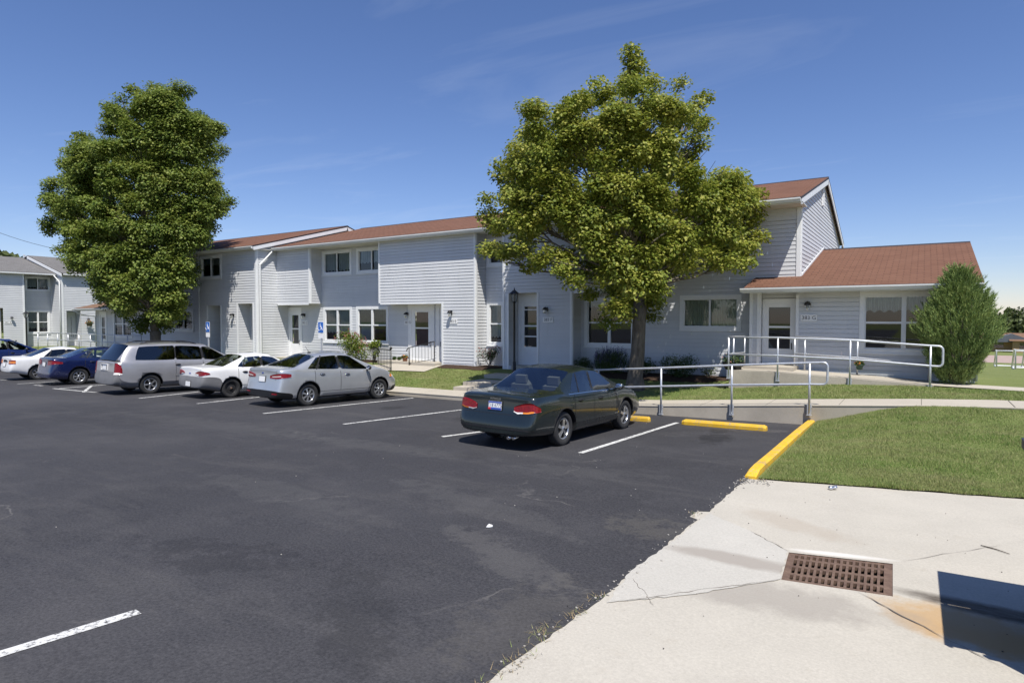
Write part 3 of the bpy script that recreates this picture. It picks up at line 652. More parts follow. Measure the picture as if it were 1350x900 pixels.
def roof_slab(par, x0, x1, ye, ze, yr, zr, yb, zb, mat, th=.07, ov=.0, name='roof'):
    """two slopes running along X: eave (ye, ze) to ridge (yr, zr) to back eave (yb, zb)"""
    mb = MB(); n = 1
    def pl(A, B):
        (ya, za), (yb_, zb_) = A, B
        mb.quad((x0, ya, za), (x1, ya, za), (x1, yb_, zb_), (x0, yb_, zb_), 0)
        mb.quad((x0, yb_, zb_-th), (x1, yb_, zb_-th), (x1, ya, za-th), (x0, ya, za-th), 1)
        for x in (x0, x1): mb.quad((x, ya, za-th), (x, ya, za), (x, yb_, zb_), (x, yb_, zb_-th), 1)
    pl((ye, ze), (yr, zr))
    if yb is not None: pl((yr, zr), (yb, zb))
    mb.quad((x0, ye, ze-th), (x1, ye, ze-th), (x1, ye, ze), (x0, ye, ze), 1)
    o = mb.build(name, [mat, M['flash']], par)
    mb = MB(); mb.prism([(x0, yr-.13, zr-.13*(zr-ze)/(yr-ye)+.002), (x0, yr, zr+.022), (x0, yr+.13, zr-.03), (x0, yr, zr-.005)], (x1-x0, 0, 0)); mb.build('ridge_cap', M['flash'], o)
    return o
def gutter(par, x0, x1, y, z, h=.115, w=.12):
    mb = MB(); prof = [(y, z-h), (y-w*.55, z-h), (y-w*.8, z-h*.55), (y-w, z-h*.35), (y-w, z), (y-w+.012, z), (y-w+.012, z-h*.3), (y-w*.5, z-h+.015), (y-.012, z-h+.015), (y-.012, z)]
    mb.add([(x, a, b) for x in (x0, x1) for a, b in prof], [(i, i+1, len(prof)+i+1, len(prof)+i) for i in range(len(prof)-1)]+[tuple(range(len(prof))), tuple(range(2*len(prof)-1, len(prof)-1, -1))])
    return mb.build('gutter', M['gutter'], par)

YT, YW, YA, YAW = 20.2, 20.89, 19.05, 19.74
ZB = -2.05
EZ, EY = 3.50, 19.95                                  # main eave
RZ, RY, BZ, BY = 5.17, 25.88, 3.3, 31.6
SOF = 3.36
T = empty('townhouse_building', (-15, 20, -1.95), 0, 'long two storey row of pale blue townhouses with red brown roofs', 'building')
fw, ft, fa, faw = FY(YW), FY(YT), FY(YA), FY(YAW)
# --- openings measured on the photograph
winW = [(-24.61, -22.62, -1.17, .55, 'double', 'curtain', .75, None), (-22.32, -20.26, -1.17, .56, 'double', 'curtain2', .5, None)]
winU = [(-24.64, -22.60, 2.08, 3.27, 'slider', 'curtain', .9, None), (-22.28, -20.30, 2.08, 3.27, 'slider', 'curtain', .6, None)]
winN = [(-14.80, -13.30, -1.10, .67, 'double', 'curtain', .85, None), (-14.80, -13.30, 2.08, 3.2, 'slider', 'curtain', .5, None)]
winR = [(-6.86, -4.86, -.40, .77, 'slider', 'curtain3', .98, None), (-6.86, -4.86, 2.05, 3.15, 'slider', 'curtain', .6, None)]
winB = [(-10.42, -8.45, -1.04, .74, 'double', 'curtain', .12, None)]
doorsW = [(-27.26, -26.22, -1.93, .55), (-19.06, -17.56, -1.83, .66), (-17.46, -16.12, -1.83, .66)]
doorC = (-13.27, -12.06, -1.80, .96)
walls = MB()
hs = [hole(*w[:4]) for w in winW+winU+winN+winR+winB]+[hole(*d) for d in doorsW+[doorC]]
siding(walls, fw, -27.27, -10.6, ZB, SOF, hs)
siding(walls, fw, -10.6, -3.15, ZB, SOF, hs)
# box over the left door, tower over the paired doors, middle unit
siding(walls, ft, -27.27, -24.75, .72, SOF)
siding(walls, FX(-24.75), YT, YW, .72, SOF)
siding(walls, ft, -20.17, -14.87, .67, SOF)
siding(walls, ft, -16.60, -14.87, ZB, .67)
siding(walls, FX(-14.87), YT, YW, ZB, SOF)
siding(walls, Fr((-20.17, 0, 0), (0, -1, 0), (-1, 0, 0)), -YW, -YT, .67, SOF)
siding(walls, Fr((-16.05, 0, 0), (0, -1, 0), (-1, 0, 0)), -YW, -YT, ZB, .67)
siding(walls, ft, -13.57, -8.27, .96, SOF)
siding(walls, ft, -13.57, -10.57, ZB, .96, [(-13.29, -12.04, -1.80, .97)])
siding(walls, FX(-10.57), YT, YW, ZB, .96); siding(walls, FX(-8.27), YT, YW, .96, SOF)
siding(walls, Fr((-13.57, 0, 0), (0, -1, 0), (-1, 0, 0)), -YW, -YT, ZB, SOF)
siding(walls, FX(-13.29), YT, YW-.03, ZB, .96); siding(walls, Fr((-12.04, 0, 0), (0, -1, 0), (-1, 0, 0)), -YW, -YT, ZB, .96)
# right gable end, and the end of the forward left section
def gab(f, ye, ze, yr, zr, yb, zb, y0):
    def rng(z):
        sl = (zr-ze)/(yr-ye); sb = (zr-zb)/(yb-yr)
        lo = y0 if z <= ze+(y0-ye)*sl else yr-(zr-z)/sl
        hi = yb-.35 if z <= zb+.35*sb else yr+(zr-z)/sb
        return (lo, max(lo, hi))
    return rng
siding(walls, FX(-3.15), YW, BY, .6, RZ-.08, (), gab(0, EY, EZ-.08, RY, RZ-.08, BY, BZ-.08, YW))
AEY, AEZ, ARY, ARZ = 18.80, 3.50, 24.73, 5.17
siding(walls, FX(-27.27), YA, YW, ZB, 3.3)
siding(walls, FX(-27.27), YA, 30, 3.3, ARZ-.08, (), gab(0, AEY, AEZ-.08, ARY, ARZ-.08, 30.4, 3.4, YA))
# forward left section
winA = [(-32.02, -30.12, 2.05, 3.27, 'slider', 'curtain', .4, None)]
doorA = [(-31.42, -30.28, -1.85, .67), (-28.80, -27.58, -1.85, .74)]
siding(walls, fa, -32.25, -27.27, ZB, SOF, [hole(*w[:4]) for w in winA]+[d for d in doorA])
siding(walls, FX(-28.80), YA, YAW, ZB, .74); siding(walls, FX(-31.42), YA, YAW, ZB, .67)
siding(walls, Fr((-27.58, 0, 0), (0, -1, 0), (-1, 0, 0)), -YAW, -YA, ZB, .74); siding(walls, Fr((-30.28, 0, 0), (0, -1, 0), (-1, 0, 0)), -YAW, -YA, ZB, .67)
winAW = [(-36.1, -33.9, 2.05, 3.3, 'slider', 'curtain', .5, None), (-35.9, -33.92, -.72, .52, 'slider', 'curtain', .6, None)]
siding(walls, faw, -40.5, -27.5, ZB, SOF, [hole(*w[:4]) for w in winAW]+[hole(-31.2, -30.2, -1.85, .5)])
siding(walls, Fr((-32.25, 0, 0), (0, -1, 0), (-1, 0, 0)), -YAW, -YA, ZB, SOF)
# right end wing
W1 = 20.2
winG = [(-1.50, .62, -.97, .74, 'double', 'curtain', .28, None)]
f1 = FY(W1)
siding(walls, f1, -3.15, 1.13, ZB, .80, [hole(*w[:4]) for w in winG])
siding(walls, FX(1.13), W1, 31.3, ZB, 2.45, (), lambda z: (W1 if z < .9 else 19.36+(z-.80)/.256, 31.3 if z < .9 else 25.9+(2.5-z)/.256+.0))
siding(walls, f1, -4.46, -4.16, ZB, .78)
siding(walls, FX(-4.16), W1, 20.5, ZB, .78)
siding(walls, FY(20.5), -4.16, -3.15, .62, .80)
siding(walls, Fr((-4.46, 0, 0), (0, -1, 0), (-1, 0, 0)), -YW, -W1, ZB, .8)
# left end wing, half hidden by the left tree
WL = 20.0
fl = FY(WL); winL = [(-43.55, -41.15, -1.20, .50, 'double', 'curtain', .6, None)]
siding(walls, fl, -45.9, -38.5, ZB, .62, [hole(*w[:4]) for w in winL]+[hole(-45.35, -44.40, -1.95, .45)])
siding(walls, Fr((-45.9, 0, 0), (0, -1, 0), (-1, 0, 0)), -31, -WL, ZB, .62)
walls.build('wall', M['siding'], T)
# soffits and under-sides
mb = MB()
def under(x0, x1, y0, y1, z): mb.box((x0, y0, z), (x1, y1, z+.03))
under(-27.1, -3.0, EY+.002, YW+.05, SOF); under(-24.75-2.5, -24.752, YT+.002, YW-.02, .722); under(-20.16, -16.05, YT+.002, YW-.02, .672); under(-10.57, -8.272, YT+.002, YW-.02, .962)
under(-13.29, -12.04, YT+.002, YW-.02, .962); under(-40.5, -27.1, AEY+.002, YAW+.05, SOF); under(-4.5, 1.2, 19.45, W1+.3, .775); under(-46.4, -38.5, 19.1, WL+.05, .60)
under(-31.42, -30.28, YA+.002, YAW, .672); under(-28.8, -27.58, YA+.002, YAW, .742)
mb.build('soffit', M['soffit'], T)
# corner boards and fascia
mb = MB()
for fr, u0, u1, z0, z1 in ((ft, -24.83, -24.752, .72, SOF), (FX(-24.75), YT+.002, YT+.08, .72, SOF), (ft, -14.95, -14.872, ZB, SOF), (FX(-14.87), YT+.002, YT+.08, ZB, SOF), (ft, -20.168, -20.09, .67, SOF),
    (ft, -13.568, -13.49, ZB, SOF), (ft, -13.37, -13.29, ZB, .96), (ft, -12.04, -11.96, ZB, .96), (ft, -10.65, -10.572, ZB, .96), (FX(-10.57), YT+.002, YT+.08, ZB, .96), (ft, -8.35, -8.272, .96, SOF), (ft, -16.598, -16.52, ZB, .67),
    (fw, -3.27, -3.152, .9, SOF), (FX(-3.15), YW+.002, YW+.09, .9, SOF+.1), (fa, -27.36, -27.272, ZB, SOF), (FX(-27.27), YA+.002, YA+.09, ZB, SOF), (fa, -28.88, -28.802, ZB, .74), (fa, -31.50, -31.422, ZB, .67), (fa, -30.28, -30.20, ZB, .67), (fa, -27.58, -27.50, ZB, .74), (fa, -32.248, -32.17, ZB, SOF),
    (f1, -4.458, -4.37, ZB, .78), (FX(-4.16), W1+.002, W1+.08, ZB, .78), (f1, -4.24, -4.162, ZB, .78), (f1, 1.05, 1.128, ZB, .78), (FX(1.13), W1+.002, W1+.09, ZB, .78), (f1, -3.148, -3.07, ZB, .70), (fl, -45.898, -45.82, ZB, .6)):
    mb = MB(); trim(mb, fr, u0, u1, z0, z1); mb.build('corner_board', M['trim'], T)
# bottom edge trims of the overhanging storeys, white frieze over the end-wing window
for fr, q in ((ft, (-27.2, -24.84, .66, .72, .02)), (ft, (-20.08, -16.6, .61, .67, .02)), (ft, (-10.5, -8.36, .90, .96, .02)), (f1, (-1.5, 1.04, .742, .795, .033))):
    mb = MB(); trim(mb, fr, *q); mb.build('frieze_board', M['trim'], T)
# roofs
roof_slab(T, -27.2, -3.0, EY-.06, EZ+.015, RY, RZ, BY, BZ, M['roof'])
roof_slab(T, -40.6, -27.08, AEY-.06, AEZ+.015, ARY, ARZ, 30.5, 3.5, M['roof'])
o = roof_slab(T, -3.12, 1.25, 19.40, .90, 25.72, 2.52, 31.5, 1.0, M['roof'])
mb = MB()
sl = (2.52-.90)/(25.72-19.40)
mb.quad((-4.46, 19.40, .90), (-3.12, 19.40, .90), (-3.12, YW, .90+sl*(YW-19.4)), (-4.46, YW, .90+sl*(YW-19.4)), 0)
mb.quad((-4.46, YW, .83+sl*(YW-19.4)), (-3.12, YW, .83+sl*(YW-19.4)), (-3.12, 19.40, .83), (-4.46, 19.40, .83), 1)
mb.quad((-4.46, 19.4, .83), (-4.46, 19.4, .9), (-4.46, YW, .90+sl*(YW-19.4)), (-4.46, YW, .83+sl*(YW-19.4)), 1); mb.quad((-4.46, 19.4, .83), (-3.12, 19.4, .83), (-3.12, 19.4, .9), (-4.46, 19.4, .9), 1)
mb.build('porch_roof', [M['roof'], M['flash']], T)
roof_slab(T, -46.5, -38.5, 18.95, .66, 25, 2.1, 31, .7, M['roofb'])
# rake boards
mb = MB()
def rake(x, A, B, w=.17, t=.03):
    (ya, za), (yb, zb) = A, B; L = Vector((0, yb-ya, zb-za)); d = L.normalized(); n = Vector((0, -d.z, d.y)); n = n if n.z < 0 else -n
    mb = MB(); mb.prism([Vector((x, ya, za)), Vector((x, yb, zb)), Vector((x, yb, zb))+n*w, Vector((x, ya, za))+n*w], (t, 0, 0)); mb.build('rake_board', M['trim'], T)
rake(-3.03, (EY-.05, EZ-.045), (RY, RZ-.075)); rake(-3.03, (RY, RZ-.075), (BY, BZ-.075)); rake(-27.11, (AEY-.05, AEZ-.045), (ARY, ARZ-.075)); rake(-27.11, (ARY, ARZ-.075), (30.5, 3.42))
rake(1.22, (19.42, .84), (25.72, 2.44), .14); rake(1.22, (25.72, 2.44), (31.5, .92), .14)
mb = MB(); d = 0.0
vs = [Vector((-3.118, 20.95, 1.31)), Vector((-3.118, 25.72, 2.535)), Vector((-3.118, 25.72, 2.60)), Vector((-3.118, 20.95, 1.375))]
mb.prism(vs, (.02, 0, 0)); mb.build('roof_flashing', M['trim'], T)
gutter(T, -27.2, -3.02, EY-.05, EZ-.02); gutter(T, -40.6, -27.1, AEY-.05, AEZ-.02); gutter(T, -4.55, 1.25, 19.41, .885); gutter(T, -46.6, -38.5, 18.96, .64)
# fascia behind gutters
mb = MB(); mb.box((-27.1, EY-.045, EZ-.16), (-3.04, EY, EZ-.06)); mb.box((-40.5, AEY-.045, AEZ-.16), (-27.12, AEY, AEZ-.06)); mb.box((-4.5, 19.415, .74), (1.2, 19.445, .84)); mb.box((-46.4, 18.97, .5), (-38.5, 19.0, .60)); mb.build('fascia', M['gutter'], T)
# downspouts
mb = MB()
mb.tube([(-27.14, EY-.1, EZ-.13), (-27.14, EY-.1, EZ-.2), (-27.2, YA+.16, 2.62), (-27.2, YA+.16, 2.5), (-27.2, YA+.16, -1.9), (-27.16, YA+.02, -2.0)], .042, 6, 0, True, False)
mb.build('downspout', M['gutter'], T)
mb = MB(); mb.tube([(-46.4, 18.9, .52), (-46.3, 19.3, .25), (-45.86, 19.96, .12), (-45.86, 19.96, -1.9)], .04, 6); mb.build('downspout', M['gutter'], T)
mb = MB(); mb.tube([(1.2, 19.36, .78), (1.2, 19.6, .55), (1.17, 20.12, .45), (1.17, 20.12, -1.62)], .04, 6); mb.build('downspout', M['gutter'], T)
mb = MB(); mb.tube([(-3.06, BY-.06, BZ-.1), (-3.06, BY-.06, BZ-.3), (-3.1, BY-.36, BZ-.5), (-3.1, BY-.36, .5)], .04, 6); mb.build('downspout', M['gutter'], T)
# gable vent on the right end
mb = MB(); v0 = FX(-3.15); c = (RY-.45, 4.42)
for k in range(4): fbox(mb, v0, c[0]-.13, c[0]+.13, c[1]-.32+k*.16, c[1]-.22+k*.16, .018, .05)
for q in ((-.16, -.13), (.13, .16)): fbox(mb, v0, c[0]+q[0], c[0]+q[1], c[1]-.36, c[1]+.36, .016, .06)
fbox(mb, v0, c[0]-.13, c[0]+.13, c[1]+.33, c[1]+.36, .016, .06); mb.build('gable_vent', M['trim'], T)
# windows and doors
for fr, L in ((fw, winW+winU+winN+winR+winB), (fa, winA), (faw, winAW), (f1, winG), (fl, winL)):
    for (u0, u1, z0, z1, k, c, ch, lab) in L: window(T, fr, u0, u1, z0, z1, k, c, .13, ch, lab)
door(T, fw, *doorsW[0], handle=1); door(T, fw, *doorsW[1], slab0=-18.86, slab1=-17.72, gw=.19, handle=1, inner='red'); door(T, fw, *doorsW[2], slab0=-17.28, slab1=-16.22, gw=.19, handle=-1, inner='red', lights=3)
fd = FY(YW-.03); door(T, fd, -13.27, -12.06, -1.80, .96, handle=1, lights=3, head=.34)
door(T, FY(20.5), -4.14, -3.17, -1.385, .60, slab0=-4.08, slab1=-3.23, gw=.12, gl=.25, handle=1, head=.10); door(T, faw, -31.2, -30.2, -1.85, .5); door(T, Fr((-27.60, 0, 0), (0, -1, 0), (-1, 0, 0)), -19.72, -19.08, -1.85, .6, slab0=-19.64, slab1=-19.16)
door(T, fl, -45.35, -44.40, -1.95, .45)
def at(fr, px, py): return atY(px, py, fr.O.y)
for fr, px, py, s in ((fw, 402, 417, '383 C'), (fw, 538, 416, '383 D'), (ft, 595.5, 414, '383 E'), (ft, 721, 410, '383 F'), (f1, 1065.5, 404, '383 G'), (fa, 308.5, 417, '383 B')):
    p = at(fr, px, py); wall_light(T, fr, p.x, p.z+.05)
for fr, px, py, s in ((fw, 402.5, 425.5, '383 C'), (fw, 538.5, 425, '383 D'), (ft, 597.5, 423.5, '383 E'), (ft, 723, 421.5, '383 F'), (f1, 1066.5, 419, '383 G'), (fa, 307.5, 425, '383 B')):
    p = at(fr, px, py); plaque(T, fr, p.x, p.z, s)
mb = MB(); c = fw.P(-21.75, -.75, -.12); fbox(mb, fw, -22.15, -21.4, -1.02, -.35, -.13, -.12); mb.build('window_paper', M['paper'], T)

# --- second building on the left, facing right
L = empty('townhouse_building', (-56, 24, -2.4), 0, 'grey roofed pale blue townhouse block at left edge, behind the blue minivan', 'building')
XL = -55.0; f0 = FX(XL); fr_ = FX(XL-.75); ff = FX(XL+1.1); ZL = -3.0
def lz(px, py, X): p = atX(px, py, X); return p.y, p.z
eL = 3.25
walls = MB()
y32 = lz(32, 400, XL)[0]; y66 = lz(73.5, 400, XL-.75)[0]; yret = lz(82, 400, XL+1.1)[0]
w1 = (lz(33, 380, XL-.75)[0], lz(66, 380, XL-.75)[0], 2.05, 3.12, 'slider', 'curtain', .8); w2 = (lz(33, 380, XL-.75)[0], lz(66, 430, XL-.75)[0], -1.15, .62, 'double', 'curtain', .8)
siding(walls, f0, 2, y32, ZL, eL, [(lz(-12, 430, XL)[0], lz(4.5, 430, XL)[0], -2.2, .75)])
siding(walls, fr_, y32-.2, yret, ZL, eL, [hole(*w1[:4]), hole(*w2[:4])])
dr = (lz(88, 430, XL+1.1)[0], lz(107, 430, XL+1.1)[0], -2.1, .57)
siding(walls, ff, yret, 40, ZL, eL, [dr])
siding(walls, Fr((0, yret, 0), (1, 0, 0), (0, -1, 0)), XL-.75, XL+1.1, ZL, eL+.1)
sl = .20
siding(walls, Fr((0, yret, 0), (1, 0, 0), (0, -1, 0)), XL-8, XL+1.1, eL+.1, 5.2, (), lambda z: (XL-5.6, max(XL-5.6, XL+1.4-(z-eL)/.27)))
siding(walls, Fr((0, dr[0], 0), (-1, 0, 0), (0, 1, 0)), -(XL+1.1), -(XL+.2), ZL, .6); siding(walls, Fr((0, dr[1], 0), (1, 0, 0), (0, -1, 0)), XL+.2, XL+1.1, ZL, .6)
siding(walls, FX(XL+.2), dr[0]-.1, dr[1]+.1, ZL, .6)
walls.build('wall', M['siding'], L)
def roofx(par, y0, y1, xe, ze, xr, zr, name='roof'):
    mb = MB(); th = .08
    for (xa, za), (xb, zb) in (((xe, ze), (xr, zr)), ((xr, zr), (2*xr-xe, ze))):
        mb.quad((xa, y0, za), (xa, y1, za), (xb, y1, zb), (xb, y0, zb), 0); mb.quad((xb, y0, zb-th), (xb, y1, zb-th), (xa, y1, za-th), (xa, y0, za-th), 1)
        for y in (y0, y1): mb.quad((xa, y, za-th), (xa, y, za), (xb, y, zb), (xb, y, zb-th), 1)
    mb.quad((xe, y0, ze-th), (xe, y1, ze-th), (xe, y1, ze), (xe, y0, ze), 1)
    return mb.build(name, [M['roofg'], M['flash']], par)
roofx(L, -6, yret+.05, XL+.3, eL+.12, XL-5.6, eL+1.62); roofx(L, yret-.1, 40, XL+1.4, eL+.12, XL-4.6, eL+1.74)
mb = MB()
d = Vector((XL-4.6-(XL+1.4), 0, 1.62)); A = Vector((XL+1.4, yret-.13, eL+.07)); B = A+d
mb.prism([A, B, B-Vector((0, 0, .2)), A-Vector((0, 0, .2))], (0, .03, 0))
mb.box((XL+1.08, yret-.03, ZL), (XL+1.13, yret+.09, eL)); mb.box((XL-.0, y32-.09, ZL), (XL+.03, y32+.02, eL)); mb.build('corner_board', M['trim'], L)
mb = MB(); mb.box((XL+.18, -6, eL-.02), (XL+.34, yret, eL+.09)); mb.box((XL+1.3, yret, eL-.02), (XL+1.44, 40, eL+.09))
mb.tube([(XL+.25, yret-.2, eL), (XL+1.0, yret-.12, eL-.5), (XL+1.05, yret-.12, -2.2)], .045, 6); mb.build('gutter', M['gutter'], L)
window(L, fr_, *w1[:4], w1[4], w1[5], .11, w1[6]); window(L, fr_, *w2[:4], w2[4], w2[5], .13, w2[6])
door(L, FX(XL+.23), dr[0]+.35, dr[1]-.02, -2.1, .5)
p = atX(15, 420, XL); wall_light(L, f0, p.y, p.z+.05); p = atX(10.5, 425, XL); plaque(L, f0, p.y, p.z, '381 A')
p = atX(116, 422, XL+1.1); wall_light(L, ff, p.y, p.z+.05)
door(L, FX(XL-.4), lz(-12, 430, XL)[0], lz(4, 430, XL)[0], -2.1, .7)
# ================================================================ CARS  (local frame: x right, y forward, origin on the ground under the rear axle)
SLOTS = ['paint', 'windscreen', 'rear_window', 'bumper', 'black', 'well', 'doorR', 'doorF', 'winR', 'winF', 'winQ', 'grille']
def car(sp, name, px, head, label, group=None):
    L, W, H, WB, ro, r = sp['L'], sp['W'], sp['H'], sp['WB'], sp['ro'], sp['r']
    w = W/2; zb = sp.get('zb', .19); deck = sp['deck']; belt = sp['belt']; hoodc = sp['hoodc']; hoodf = sp['hoodf']
    ybl, yrr, yrf, ycw = sp['ybl'], sp['yrr'], sp['yrf'], sp['ycw']
    wr = sp.get('wr', .70)*w; segs = sp['segs']; trunk0 = sp.get('trunk0', deck-.03)
    st = []                                            # each station: 12 points (x, y, z)
    def low(y, ww, zt, zbt, yo=lambda z: 0):
        zs = [zbt, zbt, zbt+.05, zbt+.20, lerp(zbt, zt, .60), zt-.10, zt-.015]
        xs = [0, .78*ww, .93*ww, .99*ww, ww, .985*ww, .945*ww]
        return [(x, y+yo(z), z) for x, z in zip(xs, zs)]
    def deckst(y, ww, zt, zbt, yo=lambda z: 0, crown=.03):
        P = low(y, ww, zt, zbt, yo)
        for fx, dz in ((.90, .004), (.84, .012), (.76, .018), (.45, .026), (0, .032)): P.append((fx*ww, y+yo(zt), zt+dz*crown/.03))
        return P
    def roofst(yb, yr, zbelt, zr, ww, wrr, bow=0.):
        P = low(yb, ww, zbelt, zb); b = Vector((.93*ww, yb, zbelt)); e = Vector((wrr, yr, zr-.055))
        for t in (.05, .90, 1.): q = b.lerp(e, t); P.append((q.x+.03*math.sin(math.pi*t)*w, q.y, q.z))
        P.append((.62*wrr, yr+bow*.7, zr-.012)); P.append((0, yr+bow, zr)); return P
    rk = sp.get('rake', .07); yo = lambda z: rk*sst(z, .52, .70)+.02*sst(z, .7, 1.)
    zbr = sp.get('zbr', .30)
    st.append(('rear', deckst(0, .84*w, trunk0-.03, zbr, yo))); st.append(('', deckst(.05, .94*w, trunk0, zbr-.03, yo))); st.append(('', deckst(.28, .985*w, lerp(trunk0, deck, .5), zbr-.06, lambda z: yo(z)*.4)))
    if ybl > .5: st.append(('', deckst(ybl-.12, w, deck-.005, zb)))
    st.append(('bl', deckst(ybl, w if ybl > .5 else .975*w, deck, zb if ybl > .5 else zbr-.04)))
    zrr = sp.get('zrr', H-.03)
    ybr = lerp(ybl, segs[0][0], sp.get('cp', .75))
    st.append(('rr', roofst(ybr, yrr, belt(ybr), zrr, w, wr*.97, -.06)))
    for i, s in enumerate(segs):
        yb, yr, k = s; t = (yr-yrr)/(yrf-yrr)
        zr = lerp(zrr, sp.get('zrf', H-.03), t)+ (H-max(zrr, sp.get('zrf', H-.03)))*math.sin(math.pi*max(0, min(1, t)))
        st.append((k, roofst(yb, yr, belt(yb), zr, w, wr*(1+.03*math.sin(math.pi*max(0, min(1, t)))), .10 if i == len(segs)-1 else 0)))
    st.append(('cw', deckst(ycw, w*.985, hoodc, zb, crown=.045))); ym = lerp(ycw, L, .5)
    st.append(('', deckst(ym, w*.975, lerp(hoodc, hoodf, .42), zb, crown=.05))); st.append(('', deckst(L-.34, w*.93, hoodf+.02, zb+.02, crown=.05)))
    fo = lambda z: -.12*sst(z, .5, .8); st.append(('', deckst(L-.10, w*.86, hoodf-.07, zb+.03, fo))); st.append(('front', deckst(L, w*.72, hoodf-.12, zb+.06, fo)))
    bm = bmesh.new(); cl = bm.edges.layers.float.new('crease_edge'); vl = bm.verts.layers.float.new('crease_vert'); n = 12; rows = []
    for k, P in st:
        rt = [bm.verts.new((x, y-ro, z)) for x, y, z in P]
        lf = [rt[0]]+[bm.verts.new((-x, y-ro, z)) for x, y, z in P[1:-1]]+[rt[-1]]; rows.append((rt, lf))
    names = [k for k, _ in st]; ibl = names.index('bl'); irr = ibl+1; is0 = irr+1; icw = names.index('cw')
    def slot(i, j):                                    # patch between stations i and i+1, band j
        yc = (st[i][1][4][1]+st[i+1][1][4][1])/2
        if i == ibl and j in (9, 10): return 'rear_window'
        if i == icw-1 and j in (9, 10): return 'windscreen'
        if is0 <= i < icw-1:
            k = names[i]
            if j == 7: return {'R': 'winR', 'F': 'winF', 'Q': 'winQ', 'P': 'black', 'p': 'paint'}[k]
            if j in (3, 4, 5, 6, 8) and j != 8: return {'R': 'doorR', 'F': 'doorF', 'Q': 'paint', 'P': 'doorR' if i+1 < len(names) and names[i+1] == 'R' else 'doorF', 'p': 'paint'}[k]
        if sp.get('cladding') and j in (1, 2) : return 'bumper'
        if sp.get('bump') and i < 3 and j in (0, 1, 2, 3)[:sp['bump']]: return 'bumper'
        if i >= len(st)-3 and j in (1, 2): return 'bumper' if sp.get('bump') else 'paint'
        if j == 0: return 'black'
        if j == 1 and sp.get('sill'): return 'black'
        return 'paint'
    for i in range(len(st)-1):
        for side in (0, 1):
            A, B = rows[i][side], rows[i+1][side]
            for j in range(n-1):
                q = [A[j], B[j], B[j+1], A[j+1]]
                q = [v for k_, v in enumerate(q) if v not in q[:k_]]
                if side: q.reverse()
                f = bm.faces.new(q); f.material_index = SLOTS.index(slot(i, j)); f.smooth = True
    for i, rev in ((0, False), (len(st)-1, True)):
        A, B = rows[i]
        for j in range(n-1):
            q = [A[j], A[j+1], B[j+1], B[j]]; q = [v for k_, v in enumerate(q) if v not in q[:k_]]
            if rev: q.reverse()
            f = bm.faces.new(q); f.smooth = True
            f.material_index = SLOTS.index('bumper' if (sp.get('bump') and j < sp['bump']) else ('black' if j == 0 or (sp.get('sill') and j == 1) else 'paint'))
    gl = {SLOTS.index(q) for q in ('windscreen', 'rear_window', 'winR', 'winF', 'winQ', 'bumper')}
    for e in bm.edges:
        ms = {f.material_index for f in e.link_faces}
        if len(ms) > 1 and ms & gl: e[cl] = 1.0
        ys = [v.co.y+ro for v in e.verts]
        if all(abs(v.co.z-(deck)) < .14 and v.co.y+ro < ybl+.02 for v in e.verts) and ybl > .5: e[cl] = max(e[cl], .25)
    for i in range(is0, icw-1):
        if names[i] in 'RFQ':
            for side in (0, 1):
                for ii in (i, i+1):
                    for j in (7, 8): rows[ii][side][j][vl] = max(rows[ii][side][j][vl], .6 if names[i] == 'Q' and ii == i else .92)
    for i in (ibl, irr, icw-1, icw):
        for side in (0, 1): rows[i][side][9][vl] = .8
    bmesh.ops.recalc_face_normals(bm, faces=bm.faces)
    me = bpy.data.meshes.new('shell'); bm.to_mesh(me); bm.free()
    mats = {'paint': sp['paint'], 'windscreen': M['carglass'], 'rear_window': sp.get('rg', M['carglass']), 'bumper': sp.get('bmat', sp['paint']), 'black': M['blk'], 'well': M['blk'], 'doorR': sp['paint'], 'doorF': sp['paint'], 'winR': sp.get('sg', M['carglass']), 'winF': sp.get('fg', M['carglass']), 'winQ': sp.get('sg', M['carglass']), 'grille': M['blk']}
    for s in SLOTS: me.materials.append(mats[s])
    sh = bpy.data.objects.new('shell', me); COL.objects.link(sh)
    sm = sh.modifiers.new('s', 'SUBSURF'); sm.levels = 2; sm.render_levels = 2
    # wheel arches cut by barrels
    cm = MB()
    for y in (0, WB):
        for sx in (-1, 1): cm.lathe([(0, 0), (r*1.16, 0), (r*1.16, .40), (0, .40)], Vector((sx*(w-.27), y, r+.01)), Vector((sx, 0, 0)), 32, 0, True)
    cme = bpy.data.meshes.new('cut'); cme.from_pydata([tuple(v) for v in cm.v], [], cm.f); cb = bmesh.new(); cb.from_mesh(cme); bmesh.ops.remove_doubles(cb, verts=cb.verts, dist=1e-4); bmesh.ops.recalc_face_normals(cb, faces=cb.faces); cb.to_mesh(cme); cb.free()
    for s in SLOTS: cme.materials.append(mats[s])
    for p in cme.polygons: p.material_index = SLOTS.index('well')
    co = bpy.data.objects.new('cut', cme); COL.objects.link(co)
    bo = sh.modifiers.new('b', 'BOOLEAN'); bo.operation = 'DIFFERENCE'; bo.object = co; bo.solver = 'EXACT'
    dg = bpy.context.evaluated_depsgraph_get(); fin = bpy.data.meshes.new_from_object(sh.evaluated_get(dg))
    bpy.data.objects.remove(sh); bpy.data.objects.remove(co)
    V = [v.co.copy() for v in fin.vertices]; FA = [(list(p.vertices), p.material_index, p.center.x, p.center.y) for p in fin.polygons]
    bvh = BVHTree.FromPolygons(V, [f[0] for f in FA])
    # place it
    p = onlot(*px); c, s_ = math.cos(head), math.sin(head)
    og = Vector((p.x-c*(w-.06), p.y+s_*(w-.06)*-1*-1*0+s_*(w-.06), 0)); og.z = zlot(og.x, og.y)
